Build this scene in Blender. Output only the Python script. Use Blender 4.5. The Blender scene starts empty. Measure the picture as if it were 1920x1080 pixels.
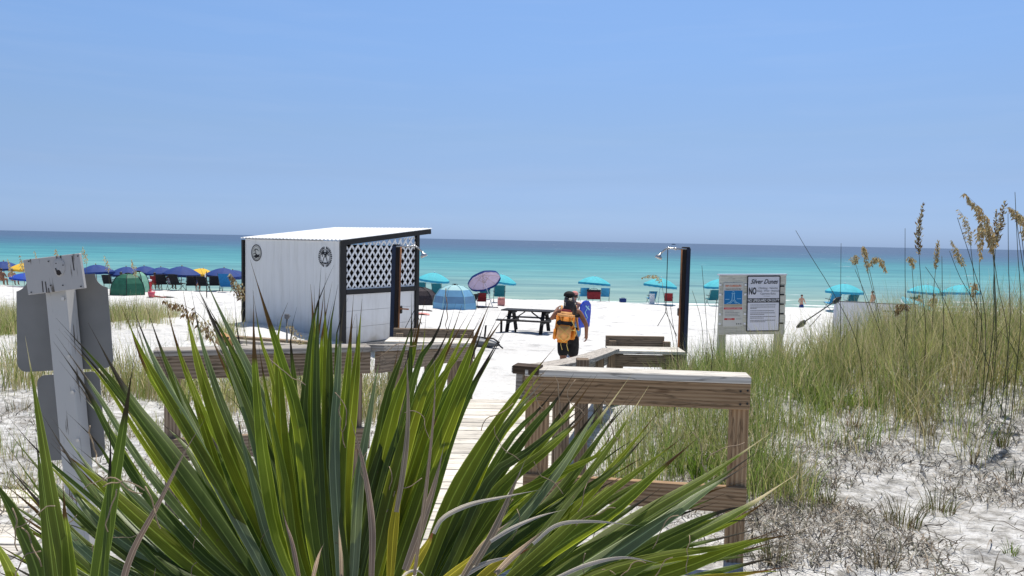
import bpy, bmesh, math, random
import numpy as np
from mathutils import Vector, Matrix, noise as mnoise

rnd = random.Random(7)
nrs = np.random.RandomState(11)
C = bpy.context.scene.collection
scene = bpy.context.scene

# ------------------------------------------------------------------ camera
F = 1450.0            # focal length in pixels of a 1920 px wide picture
CAM = Vector((0.0, 0.0, 5.6))
pitch, roll = math.radians(3.55), math.radians(1.105)
fw = Vector((0, math.cos(pitch), -math.sin(pitch)))
rt0 = Vector((1, 0, 0)); up0 = rt0.cross(fw)
rt = rt0 * math.cos(roll) + up0 * math.sin(roll)
up = up0 * math.cos(roll) - rt0 * math.sin(roll)
cd = bpy.data.cameras.new('camera'); cam = bpy.data.objects.new('camera', cd); C.objects.link(cam)
cd.sensor_width = 36.0; cd.lens = F / 1920 * 36.0; cd.clip_start = 0.05; cd.clip_end = 60000
cam.matrix_world = Matrix(((rt.x, up.x, -fw.x, CAM.x), (rt.y, up.y, -fw.y, CAM.y), (rt.z, up.z, -fw.z, CAM.z), (0, 0, 0, 1)))
scene.camera = cam

# ------------------------------------------------------------------ light
SUN_EL, SUN_AZ = math.radians(70), math.radians(16)      # azimuth clockwise from the sea (+Y)
sdir = Vector((math.sin(SUN_AZ) * math.cos(SUN_EL), math.cos(SUN_AZ) * math.cos(SUN_EL), math.sin(SUN_EL)))
world = bpy.data.worlds.new('World'); scene.world = world; world.use_nodes = True
wn, wl = world.node_tree.nodes, world.node_tree.links
bg = wn['Background']
sky = wn.new('ShaderNodeTexSky'); sky.sky_type = 'NISHITA'; sky.sun_disc = False
sky.sun_elevation = SUN_EL; sky.sun_rotation = SUN_AZ
sky.altitude = 0; sky.air_density = 1.0; sky.dust_density = 0.6; sky.ozone_density = 2.6
wtc = wn.new('ShaderNodeTexCoord'); wsep = wn.new('ShaderNodeSeparateXYZ'); wl.new(wtc.outputs['Generated'], wsep.inputs[0])
wr = wn.new('ShaderNodeValToRGB')       # summer haze: the low sky is a duller lavender blue
for e in list(wr.color_ramp.elements)[1:]: wr.color_ramp.elements.remove(e)
SKYT = [(0.000, (0.398, 0.589, 1.138)), (0.015, (0.382, 0.545, 1.033)), (0.040, (0.370, 0.488, 0.846)), (0.079, (0.419, 0.484, 0.703)), (0.130, (0.496, 0.545, 0.683)), (0.180, (0.549, 0.610, 0.736)), (0.228, (0.593, 0.675, 0.802)), (0.297, (0.642, 0.740, 0.862)), (1.0, (.57, .53, .46))]
for i, (p, c) in enumerate(SKYT):
    e = wr.color_ramp.elements[0] if i == 0 else wr.color_ramp.elements.new(p)
    e.position = p; e.color = (*c, 1)
wl.new(wsep.outputs['Z'], wr.inputs[0])
wm = wn.new('ShaderNodeMix'); wm.data_type = 'RGBA'; wm.blend_type = 'MULTIPLY'; wm.inputs[0].default_value = 1
wl.new(sky.outputs[0], wm.inputs[6]); wl.new(wr.outputs[0], wm.inputs[7])
wmp = wn.new('ShaderNodeMapping'); wmp.inputs['Scale'].default_value = (3.0, 3.0, 34.0); wl.new(wtc.outputs['Generated'], wmp.inputs[0])
wno = wn.new('ShaderNodeTexNoise'); wno.inputs['Scale'].default_value = 1.6; wno.inputs['Detail'].default_value = 6; wno.inputs['Distortion'].default_value = .5; wl.new(wmp.outputs[0], wno.inputs['Vector'])
wcr = wn.new('ShaderNodeMapRange'); wcr.inputs['From Min'].default_value = .50; wcr.inputs['From Max'].default_value = .80; wcr.inputs['To Max'].default_value = .05; wl.new(wno.outputs['Fac'], wcr.inputs[0])
wcm = wn.new('ShaderNodeMix'); wcm.data_type = 'RGBA'; wl.new(wcr.outputs[0], wcm.inputs[0]); wl.new(wm.outputs[2], wcm.inputs[6]); wcm.inputs[7].default_value = (4.2, 4.6, 5.6, 1)   # thin high cirrus
wl.new(wcm.outputs[2], bg.inputs[0]); bg.inputs[1].default_value = 0.135
sl = bpy.data.lights.new('sun', 'SUN'); sl.energy = 4.4; sl.angle = math.radians(0.5); sl.color = (1, .95, .87)
so = bpy.data.objects.new('sun', sl); C.objects.link(so)
so.rotation_euler = (-sdir).to_track_quat('-Z', 'Y').to_euler()
vs = scene.view_settings
vs.view_transform = 'Standard'; vs.look = 'None'; vs.exposure = 0.30; vs.gamma = 1.0; vs.use_curve_mapping = False
try:
    scene.cycles.use_denoising = True
    scene.cycles.max_bounces = 8; scene.cycles.transparent_max_bounces = 8
except Exception:
    pass

# ------------------------------------------------------------------ helpers
def lin(r, g, b):
    f = lambda c: (c / 255 / 12.92) if c / 255 <= .04045 else ((c / 255 + .055) / 1.055) ** 2.4
    return (f(r), f(g), f(b))

def ray(px, py):
    return fw * F + rt * (px - 960) - up * (py - 540)

def P(px, py, d):
    v = ray(px, py)
    return CAM + v * (d / v.y)

def S(a, b, x):
    t = np.clip((x - a) / (b - a), 0, 1)
    return t * t * (3 - 2 * t)

PY = [-40, 0, 4, 7, 10, 14, 17, 22, 29, 40, 46, 50, 52, 56, 60, 64, 80, 200]
PZ = [-1.7, -1.72, -1.74, -1.76, -2.10, -2.66, -2.82, -3.06, -3.40, -3.70, -3.82, -3.88, -4.0, -4.7, -5.4, -5.75, -6.5, -12]

def zt(x, y):
    x = np.asarray(x, float); y = np.asarray(y, float)
    z = np.interp(y, PY, PZ)
    # soften profile kinks
    z = (z + np.interp(y - .8, PY, PZ) + np.interp(y + .8, PY, PZ)) / 3
    xc = np.clip(x, -60, 60)
    z = z - .0085 * xc * S(20, 48, y)
    z = z + (.40 * S(.9, 2.2, x) * S(5.0, 8.5, y) + .48 * S(2.9, 5.8, x) * S(4.2, 7.5, y) + .35 * S(7, 14, x) * S(3, 9, y)) * (1 - S(11.5, 18, y))
    z = z + (.30 * S(3, 6, -x) * S(6, 10, y) + .28 * S(7, 11, -x) * S(10, 15, y)) * (1 - S(22, 34, y))
    z = z + .40 * S(2.6, 3.8, -x) * (1 - S(8, 11, -x)) * S(13.5, 16.5, y) * (1 - S(21, 26, y))
    near = S(1.2, 3.0, np.abs(x) + .25 * np.abs(y - 7)) * (1 - S(50, 58, y))
    n = .030 * np.sin(1.7 * x + .6 * np.sin(1.1 * y)) * np.sin(1.3 * y + 1) + .022 * np.sin(3.9 * x + 2 + 1.5 * np.sin(.9 * y)) * np.sin(3.1 * y) \
        + .012 * np.sin(8.3 * x + 1.2 * np.sin(2.3 * y)) * np.sin(6.7 * y + 2 * np.sin(1.9 * x)) + .05 * np.sin(.31 * x + .7) * np.sin(.27 * y)
    return z + n * (.35 + .65 * near) + 5.6

def G(px, py, lo=2.0, hi=70.0):
    v = ray(px, py)
    prev = lo
    for d in np.geomspace(lo, hi, 1500):
        p = CAM + v * (d / v.y)
        if p.z <= float(zt(p.x, p.y)):
            return Vector((p.x, p.y, float(zt(p.x, p.y))))
    p = CAM + v * (hi / v.y)
    return Vector((p.x, p.y, float(zt(p.x, p.y))))

def on_ground(px, d, dz=0.0):
    x = P(px, 450, d).x
    return Vector((x, d, float(zt(x, d)) + dz))

def loc_of(o):
    v = Vector((0, 0, 0))
    while o is not None:
        v = v + o.location; o = o.parent
    return v

class MB:
    def __init__(s): s.v = []; s.f = []; s.uv = []; s.m = []
    def add(s, vs, fs, uvs=None, mi=0):
        o = len(s.v)
        s.v += [tuple(p) for p in vs]
        for k, f in enumerate(fs):
            s.f.append(tuple(i + o for i in f))
            s.uv.append(uvs[k] if uvs else [(0, 0)] * len(f))
            s.m.append(mi)
        return s
    def beam(s, p0, p1, w, h, upv=(0, 0, 1), mi=0):
        p0 = Vector(p0); p1 = Vector(p1); t = (p1 - p0); L = t.length; t.normalize()
        upv = Vector(upv)
        if abs(t.dot(upv)) > .98: upv = Vector((0, 1, 0))
        sd = t.cross(upv).normalized(); u2 = sd.cross(t)
        vs = []
        for p in (p0, p1):
            for a, b in ((-1, -1), (1, -1), (1, 1), (-1, 1)):
                vs.append(p + sd * (a * w / 2) + u2 * (b * h / 2))
        fs = [(0, 1, 5, 4), (1, 2, 6, 5), (2, 3, 7, 6), (3, 0, 4, 7), (3, 2, 1, 0), (4, 5, 6, 7)]
        u0, v0 = rnd.random() * 50, rnd.random() * 50
        per = [0, w, w + h, 2 * w + h, 2 * w + 2 * h]
        uvs = []
        for k in range(4):
            a, b = per[k] + v0, per[k + 1] + v0
            uvs.append([(u0, a), (u0, b), (u0 + L, b), (u0 + L, a)])
        for k in range(2):
            uvs.append([(u0, v0), (u0 + .02, v0), (u0 + .02, v0 + h), (u0, v0 + h)])
        return s.add(vs, fs, uvs, mi)
    def box(s, c, sz, rz=0.0, mi=0):
        c = Vector(c); d = Vector((math.cos(rz), math.sin(rz), 0)) * (sz[0] / 2)
        return s.beam(c - d, c + d, sz[1], sz[2], (0, 0, 1), mi)
    def tube(s, pts, rad, n=8, mi=0, cap=True):
        pts = [Vector(p) for p in pts]
        if not hasattr(rad, '__len__'): rad = [rad] * len(pts)
        vs, fs, uvs = [], [], []
        prev = None; acc = 0
        for i, p in enumerate(pts):
            t = (pts[min(i + 1, len(pts) - 1)] - pts[max(i - 1, 0)]).normalized()
            if prev is None:
                a = t.cross(Vector((0, 0, 1)))
                if a.length < 1e-3: a = t.cross(Vector((0, 1, 0)))
            else:
                a = prev - t * prev.dot(t)
            a.normalize(); prev = a; b = t.cross(a)
            for k in range(n):
                an = 2 * math.pi * k / n
                vs.append(p + (a * math.cos(an) + b * math.sin(an)) * rad[i])
        for i in range(len(pts) - 1):
            L = (pts[i + 1] - pts[i]).length
            for k in range(n):
                k2 = (k + 1) % n
                fs.append((i * n + k, i * n + k2, (i + 1) * n + k2, (i + 1) * n + k))
                uvs.append([(acc, k / n), (acc, (k + 1) / n), (acc + L, (k + 1) / n), (acc + L, k / n)])
            acc += L
        if cap:
            fs.append(tuple(range(n - 1, -1, -1))); uvs.append([(0, 0)] * n)
            o = (len(pts) - 1) * n
            fs.append(tuple(range(o, o + n))); uvs.append([(0, 0)] * n)
        return s.add(vs, fs, uvs, mi)
    def ellipsoid(s, c, r, n=12, m=8, mi=0, zmin=-1.0):
        c = Vector(c); vs, fs = [], []
        for j in range(m + 1):
            ph = math.pi * (1 - j / m) - math.pi / 2
            zz = max(zmin, math.sin(ph)); rr = math.cos(ph)
            for k in range(n):
                a = 2 * math.pi * k / n
                vs.append(c + Vector((r[0] * rr * math.cos(a), r[1] * rr * math.sin(a), r[2] * zz)))
        for j in range(m):
            for k in range(n):
                k2 = (k + 1) % n
                fs.append((j * n + k, (j + 1) * n + k, (j + 1) * n + k2, j * n + k2))
        return s.add(vs, fs, None, mi)
    def prism(s, poly, depth_vec, mi=0):
        n = len(poly); dv = Vector(depth_vec)
        a = [Vector(p) for p in poly]; b = [p + dv for p in a]
        fs = [tuple(range(n)), tuple(range(2 * n - 1, n - 1, -1))] + [(i, i + n, (i + 1) % n + n, (i + 1) % n) for i in range(n)]
        return s.add(a + b, fs, None, mi)
    def build(s, name, mat, parent=None, smooth=False, bevel=0.0, local=False):
        me = bpy.data.meshes.new(name)
        off = loc_of(parent) if (parent is not None and not local) else Vector((0, 0, 0))
        me.from_pydata([(p[0] - off.x, p[1] - off.y, p[2] - off.z) for p in s.v], [], s.f)
        uvl = me.uv_layers.new(name='UVMap')
        flat = [c for fu in s.uv for uv in fu for c in uv]
        uvl.data.foreach_set('uv', flat)
        mats = mat if isinstance(mat, (list, tuple)) else [mat]
        for m in mats: me.materials.append(m)
        me.polygons.foreach_set('material_index', s.m)
        if bevel > 0:
            bm = bmesh.new(); bm.from_mesh(me)
            bmesh.ops.remove_doubles(bm, verts=bm.verts, dist=1e-6)
            bmesh.ops.bevel(bm, geom=[e for e in bm.edges if e.calc_face_angle(0) > .6], offset=bevel, segments=1, affect='EDGES', clamp_overlap=True)
            bm.to_mesh(me); bm.free()
        if smooth: me.polygons.foreach_set('use_smooth', [True] * len(me.polygons))
        me.update()
        o = bpy.data.objects.new(name, me); C.objects.link(o)
        if parent is not None: o.parent = parent
        return o

def tag(o, label=None, cat=None, group=None, kind=None):
    if label: o['label'] = label
    if cat: o['category'] = cat
    if group: o['group'] = group
    if kind: o['kind'] = kind
    return o

def thing(name, label, cat, loc=(0, 0, 0), rz=0.0, group=None):
    o = bpy.data.objects.new(name, None); C.objects.link(o)
    o.location = loc; o.rotation_euler = (0, 0, rz); o.empty_display_size = .2
    return tag(o, label, cat, group)

def copy_tree(o, parent=None):
    c = o.copy(); C.objects.link(c)
    if parent is not None: c.parent = parent
    for ch in list(o.children): copy_tree(ch, c)
    return c

def place(proto, first, loc, rz=0.0, label=None, group=None, scale=1.0):
    o = proto if first else copy_tree(proto)
    o.location = loc; o.rotation_euler = (0, 0, rz); o.scale = (scale,) * 3
    if label: o['label'] = label
    if group: o['group'] = group
    return o

# ------------------------------------------------------------------ materials
def newmat(name):
    m = bpy.data.materials.new(name); m.use_nodes = True
    return m, m.node_tree.nodes, m.node_tree.links, m.node_tree.nodes['Principled BSDF']

def nd(n, typ, **kw):
    x = n.new(typ)
    for k, v in kw.items():
        if k in x.inputs.keys() if hasattr(x.inputs, 'keys') else False: x.inputs[k].default_value = v
        else: setattr(x, k, v)
    return x

def ramp(n, stops, interp='LINEAR'):
    r = n.new('ShaderNodeValToRGB'); cr = r.color_ramp; cr.interpolation = interp
    while len(cr.elements) > 1: cr.elements.remove(cr.elements[-1])
    for i, (p, c) in enumerate(stops):
        e = cr.elements[0] if i == 0 else cr.elements.new(p)
        e.position = p; e.color = (*c, 1) if len(c) == 3 else c
    return r

def plain(name, col, rough=.6, spec=.3, var=.12, scale=6.0, bump=0.0, metallic=0.0, translucent=0.0):
    m, n, l, b = newmat(name)
    tc = n.new('ShaderNodeTexCoord'); ns = nd(n, 'ShaderNodeTexNoise'); ns.inputs['Scale'].default_value = scale; ns.inputs['Detail'].default_value = 5
    l.new(tc.outputs['Object'], ns.inputs['Vector'])
    r = ramp(n, [(.3, tuple(c * (1 - var) for c in col)), (.7, tuple(min(1, c * (1 + var)) for c in col))])
    l.new(ns.outputs['Fac'], r.inputs[0]); l.new(r.outputs[0], b.inputs['Base Color'])
    b.inputs['Roughness'].default_value = rough; b.inputs['Specular IOR Level'].default_value = spec; b.inputs['Metallic'].default_value = metallic
    if bump:
        bp = n.new('ShaderNodeBump'); bp.inputs['Strength'].default_value = bump; bp.inputs['Distance'].default_value = .02
        l.new(ns.outputs['Fac'], bp.inputs['Height']); l.new(bp.outputs[0], b.inputs['Normal'])
    if translucent:
        tr = n.new('ShaderNodeBsdfTranslucent'); l.new(r.outputs[0], tr.inputs['Color'])
        mx = n.new('ShaderNodeMixShader'); mx.inputs[0].default_value = translucent
        out = n['Material Output']; l.new(b.outputs[0], mx.inputs[1]); l.new(tr.outputs[0], mx.inputs[2]); l.new(mx.outputs[0], out.inputs[0])
    return m

def wood(name, c_lo, c_hi, crack=.5, rough=.8, dirt=None):
    m, n, l, b = newmat(name)
    uv = n.new('ShaderNodeUVMap'); oi = n.new('ShaderNodeObjectInfo')
    mp = n.new('ShaderNodeMapping'); mp.inputs['Scale'].default_value = (1.6, 26, 1)
    l.new(uv.outputs[0], mp.inputs[0])
    ad = n.new('ShaderNodeVectorMath'); ad.operation = 'ADD'; l.new(mp.outputs[0], ad.inputs[0])
    cb = n.new('ShaderNodeCombineXYZ'); l.new(oi.outputs['Random'], cb.inputs[2])
    sc = n.new('ShaderNodeVectorMath'); sc.operation = 'SCALE'; sc.inputs['Scale'].default_value = 40; l.new(cb.outputs[0], sc.inputs[0]); l.new(sc.outputs[0], ad.inputs[1])
    n1 = nd(n, 'ShaderNodeTexNoise'); n1.inputs['Scale'].default_value = 1.0; n1.inputs['Detail'].default_value = 6; n1.inputs['Distortion'].default_value = 1.2
    l.new(ad.outputs[0], n1.inputs['Vector'])
    wv = n.new('ShaderNodeTexWave'); wv.wave_type = 'BANDS'; wv.bands_direction = 'Y'; wv.inputs['Scale'].default_value = .55; wv.inputs['Distortion'].default_value = 5; wv.inputs['Detail'].default_value = 3; wv.inputs['Detail Scale'].default_value = .6
    l.new(ad.outputs[0], wv.inputs['Vector'])
    mx = n.new('ShaderNodeMath'); mx.operation = 'MULTIPLY_ADD'; mx.inputs[1].default_value = .38; l.new(wv.outputs['Fac'], mx.inputs[0])
    m2 = n.new('ShaderNodeMath'); m2.operation = 'MULTIPLY'; m2.inputs[1].default_value = .75; l.new(n1.outputs['Fac'], m2.inputs[0]); l.new(m2.outputs[0], mx.inputs[2])
    r = ramp(n, [(.25, c_lo), (.75, c_hi)]); l.new(mx.outputs[0], r.inputs[0])
    # cracks: long thin dark checks
    mp2 = n.new('ShaderNodeMapping'); mp2.inputs['Scale'].default_value = (1.1, 14, 1); l.new(uv.outputs[0], mp2.inputs[0])
    n2 = nd(n, 'ShaderNodeTexNoise'); n2.inputs['Scale'].default_value = 2.0; n2.inputs['Detail'].default_value = 3; l.new(mp2.outputs[0], n2.inputs['Vector'])
    sb = n.new('ShaderNodeMath'); sb.operation = 'SUBTRACT'; sb.inputs[1].default_value = .5; l.new(n2.outputs['Fac'], sb.inputs[0])
    ab = n.new('ShaderNodeMath'); ab.operation = 'ABSOLUTE'; l.new(sb.outputs[0], ab.inputs[0])
    r2 = ramp(n, [(0, (1 - crack,) * 3), (.012, (1 - crack * .6,) * 3), (.03, (1, 1, 1))]); l.new(ab.outputs[0], r2.inputs[0])
    mm = n.new('ShaderNodeMix'); mm.data_type = 'RGBA'; mm.blend_type = 'MULTIPLY'; mm.inputs[0].default_value = 1
    l.new(r.outputs[0], mm.inputs[6]); l.new(r2.outputs[0], mm.inputs[7])
    # knots
    mp3 = n.new('ShaderNodeMapping'); mp3.inputs['Scale'].default_value = (2.2, 7, 1); l.new(uv.outputs[0], mp3.inputs[0])
    vo = n.new('ShaderNodeTexVoronoi'); vo.inputs['Scale'].default_value = 1.0; l.new(mp3.outputs[0], vo.inputs['Vector'])
    r3 = ramp(n, [(0, (.35, .3, .28)), (.06, (.55, .5, .48)), (.11, (1, 1, 1))]); l.new(vo.outputs['Distance'], r3.inputs[0])
    mk = n.new('ShaderNodeMix'); mk.data_type = 'RGBA'; mk.blend_type = 'MULTIPLY'; mk.inputs[0].default_value = .8
    l.new(mm.outputs[2], mk.inputs[6]); l.new(r3.outputs[0], mk.inputs[7])
    hv = n.new('ShaderNodeHueSaturation'); vr = n.new('ShaderNodeMapRange'); vr.inputs['To Min'].default_value = .82; vr.inputs['To Max'].default_value = 1.18
    l.new(oi.outputs['Random'], vr.inputs[0]); l.new(vr.outputs[0], hv.inputs['Value']); l.new(mk.outputs[2], hv.inputs['Color'])
    l.new(hv.outputs[0], b.inputs['Base Color'])
    b.inputs['Roughness'].default_value = rough; b.inputs['Specular IOR Level'].default_value = .2
    bp = n.new('ShaderNodeBump'); bp.inputs['Strength'].default_value = .5; bp.inputs['Distance'].default_value = .004
    mh = n.new('ShaderNodeMath'); mh.operation = 'ADD'; l.new(n1.outputs['Fac'], mh.inputs[0]); l.new(r2.outputs[0], mh.inputs[1])
    l.new(mh.outputs[0], bp.inputs['Height']); l.new(bp.outputs[0], b.inputs['Normal'])
    return m

def painted_wood(name, paint, under, wear=.52):
    m, n, l, b = newmat(name)
    uv = n.new('ShaderNodeUVMap'); mp = n.new('ShaderNodeMapping'); mp.inputs['Scale'].default_value = (3, 60, 1); l.new(uv.outputs[0], mp.inputs[0])
    n1 = nd(n, 'ShaderNodeTexNoise'); n1.inputs['Scale'].default_value = 1.0; n1.inputs['Detail'].default_value = 8; n1.inputs['Roughness'].default_value = .65; l.new(mp.outputs[0], n1.inputs['Vector'])
    mp2 = n.new('ShaderNodeMapping'); mp2.inputs['Scale'].default_value = (3, 8, 1); l.new(uv.outputs[0], mp2.inputs[0])
    n2 = nd(n, 'ShaderNodeTexNoise'); n2.inputs['Scale'].default_value = 1.5; l.new(mp2.outputs[0], n2.inputs['Vector'])
    ml = n.new('ShaderNodeMath'); ml.operation = 'MULTIPLY_ADD'; ml.inputs[1].default_value = .6; l.new(n1.outputs['Fac'], ml.inputs[0])
    m3 = n.new('ShaderNodeMath'); m3.operation = 'MULTIPLY'; m3.inputs[1].default_value = .4; l.new(n2.outputs['Fac'], m3.inputs[0]); l.new(m3.outputs[0], ml.inputs[2])
    r = ramp(n, [(wear + .045, paint), (wear + .075, under), (wear + .14, tuple(c * .45 for c in under))]); l.new(ml.outputs[0], r.inputs[0])
    l.new(r.outputs[0], b.inputs['Base Color']); b.inputs['Roughness'].default_value = .75; b.inputs['Specular IOR Level'].default_value = .25
    bp = n.new('ShaderNodeBump'); bp.inputs['Strength'].default_value = .4; bp.inputs['Distance'].default_value = .003; bp.invert = True
    l.new(ml.outputs[0], bp.inputs['Height']); l.new(bp.outputs[0], b.inputs['Normal'])
    return m

def attr_mat(name, trans=.3, rough=.55, spec=.25):
    m, n, l, b = newmat(name)
    at = n.new('ShaderNodeAttribute'); at.attribute_name = 'tint'
    l.new(at.outputs['Color'], b.inputs['Base Color']); b.inputs['Roughness'].default_value = rough; b.inputs['Specular IOR Level'].default_value = spec
    tr = n.new('ShaderNodeBsdfTranslucent'); l.new(at.outputs['Color'], tr.inputs['Color'])
    mx = n.new('ShaderNodeMixShader'); mx.inputs[0].default_value = trans
    l.new(b.outputs[0], mx.inputs[1]); l.new(tr.outputs[0], mx.inputs[2]); l.new(mx.outputs[0], n['Material Output'].inputs[0])
    return m

def leaf_mat(name, c1, c2, tip=(.20, .14, .09), trans=.35, rough=.42, spec=.5, tip_at=.80, tcol=None):
    m, n, l, b = newmat(name)
    uv = n.new('ShaderNodeUVMap'); sp = n.new('ShaderNodeSeparateXYZ'); l.new(uv.outputs[0], sp.inputs[0])
    oi = n.new('ShaderNodeObjectInfo')
    mp = n.new('ShaderNodeMapping'); mp.inputs['Scale'].default_value = (1.5, 34, 1); l.new(uv.outputs[0], mp.inputs[0])
    cb = n.new('ShaderNodeCombineXYZ'); l.new(oi.outputs['Random'], cb.inputs[2])
    ad = n.new('ShaderNodeVectorMath'); ad.operation = 'MULTIPLY_ADD'; ad.inputs[1].default_value = (1, 1, 1); l.new(mp.outputs[0], ad.inputs[0])
    sc = n.new('ShaderNodeVectorMath'); sc.operation = 'SCALE'; sc.inputs['Scale'].default_value = 30; l.new(cb.outputs[0], sc.inputs[0]); l.new(sc.outputs[0], ad.inputs[2])
    ns = nd(n, 'ShaderNodeTexNoise'); ns.inputs['Scale'].default_value = 1; ns.inputs['Detail'].default_value = 4; l.new(ad.outputs[0], ns.inputs['Vector'])
    r = ramp(n, [(.3, c1), (.7, c2)]); l.new(ns.outputs['Fac'], r.inputs[0])
    # blotches
    nb = nd(n, 'ShaderNodeTexNoise'); nb.inputs['Scale'].default_value = 9; nb.inputs['Detail'].default_value = 3
    tc = n.new('ShaderNodeTexCoord'); l.new(tc.outputs['Object'], nb.inputs['Vector'])
    hv = n.new('ShaderNodeHueSaturation'); vr = n.new('ShaderNodeMapRange'); vr.inputs['From Min'].default_value = .3; vr.inputs['From Max'].default_value = .7; vr.inputs['To Min'].default_value = .78; vr.inputs['To Max'].default_value = 1.25
    l.new(nb.outputs['Fac'], vr.inputs[0]); l.new(vr.outputs[0], hv.inputs['Value'])
    hr = n.new('ShaderNodeMapRange'); hr.inputs['To Min'].default_value = .485; hr.inputs['To Max'].default_value = .513; l.new(oi.outputs['Random'], hr.inputs[0]); l.new(hr.outputs[0], hv.inputs['Hue'])
    l.new(r.outputs[0], hv.inputs['Color'])
    # pale midrib line; yellowish margins with a sunlit rim painted in
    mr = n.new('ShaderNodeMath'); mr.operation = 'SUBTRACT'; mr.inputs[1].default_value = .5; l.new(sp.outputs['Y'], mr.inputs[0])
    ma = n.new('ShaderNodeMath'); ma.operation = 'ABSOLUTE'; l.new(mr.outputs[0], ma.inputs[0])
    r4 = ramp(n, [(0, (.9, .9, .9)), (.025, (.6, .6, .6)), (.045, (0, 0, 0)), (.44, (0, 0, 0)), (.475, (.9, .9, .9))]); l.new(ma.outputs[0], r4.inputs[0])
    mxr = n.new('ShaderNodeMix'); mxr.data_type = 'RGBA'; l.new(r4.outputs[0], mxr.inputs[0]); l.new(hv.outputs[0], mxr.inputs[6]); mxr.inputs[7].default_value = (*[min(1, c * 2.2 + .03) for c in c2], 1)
    # brown tip
    nt = n.new('ShaderNodeMath'); nt.operation = 'MULTIPLY_ADD'; nt.inputs[1].default_value = .10; l.new(nb.outputs['Fac'], nt.inputs[0]); l.new(sp.outputs['X'], nt.inputs[2])
    tr_ = n.new('ShaderNodeMath'); tr_.operation = 'MULTIPLY_ADD'; tr_.inputs[1].default_value = .14; l.new(oi.outputs['Random'], tr_.inputs[0]); l.new(nt.outputs[0], tr_.inputs[2])
    r5 = ramp(n, [(min(.97, tip_at + .06), (0, 0, 0)), (min(.999, tip_at + .13), (1, 1, 1))]); l.new(tr_.outputs[0], r5.inputs[0])
    mt = n.new('ShaderNodeMix'); mt.data_type = 'RGBA'; l.new(r5.outputs[0], mt.inputs[0]); l.new(mxr.outputs[2], mt.inputs[6]); mt.inputs[7].default_value = (*tip, 1)
    nsp = nd(n, 'ShaderNodeTexNoise'); nsp.inputs['Scale'].default_value = 55; nsp.inputs['Detail'].default_value = 4; nsp.inputs['Roughness'].default_value = .7; l.new(tc.outputs['Object'], nsp.inputs['Vector'])
    rsp = ramp(n, [(.66, (0, 0, 0)), (.72, (.75, .75, .75))]); l.new(nsp.outputs['Fac'], rsp.inputs[0])
    msp = n.new('ShaderNodeMix'); msp.data_type = 'RGBA'; l.new(rsp.outputs[0], msp.inputs[0]); l.new(mt.outputs[2], msp.inputs[6]); msp.inputs[7].default_value = (.13, .095, .05, 1); mt = msp
    l.new(mt.outputs[2], b.inputs['Base Color']); b.inputs['Roughness'].default_value = rough; b.inputs['Specular IOR Level'].default_value = spec
    bp = n.new('ShaderNodeBump'); bp.inputs['Strength'].default_value = .25; bp.inputs['Distance'].default_value = .002; l.new(ns.outputs['Fac'], bp.inputs['Height']); l.new(bp.outputs[0], b.inputs['Normal'])
    tl = n.new('ShaderNodeBsdfTranslucent')
    tm = n.new('ShaderNodeMix'); tm.data_type = 'RGBA'; tm.blend_type = 'MULTIPLY'; tm.inputs[0].default_value = 1; l.new(mt.outputs[2], tm.inputs[6]); tm.inputs[7].default_value = (*(tcol or (1.6, 1.7, .9)), 1)
    l.new(tm.outputs[2], tl.inputs['Color'])
    mx = n.new('ShaderNodeMixShader'); mx.inputs[0].default_value = trans
    l.new(b.outputs[0], mx.inputs[1]); l.new(tl.outputs[0], mx.inputs[2]); l.new(mx.outputs[0], n['Material Output'].inputs[0])
    return m

M = {}
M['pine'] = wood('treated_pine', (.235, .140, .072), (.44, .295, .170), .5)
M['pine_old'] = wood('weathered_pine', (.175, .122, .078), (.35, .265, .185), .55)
M['grey_wood'] = wood('grey_wood', (.24, .215, .185), (.46, .42, .37), .6)
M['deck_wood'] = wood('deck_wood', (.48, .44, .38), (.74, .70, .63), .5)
M['dark_stain'] = wood('dark_stained_wood', (.045, .030, .020), (.11, .075, .05), .5)
M['black_wood'] = wood('black_painted_wood', (.008, .008, .008), (.022, .02, .019), .5, .6)
M['sign_paint'] = painted_wood('flaking_white_paint', (.46, .44, .42), (.13, .11, .09), .49)
M['post_paint'] = painted_wood('peeling_post_paint', (.52, .505, .48), (.17, .15, .125), .535)
M['alu'] = plain('dull_aluminium', (.20, .195, .185), .5, .35, .10, 7, bump=.05)
M['steel'] = plain('shower_steel', (.5, .5, .5), .3, .5, .1, 8, metallic=.9)
M['copper'] = plain('copper_pipe', (.30, .13, .06), .45, .4, .25, 8, metallic=.6)
M['black_trim'] = plain('black_trim', (.012, .011, .011), .55, .35, .2, 5)
M['white_panel'] = plain('white_wall_panel', (.76, .75, .74), .6, .3, .03, 2.5, bump=.05)
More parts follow.
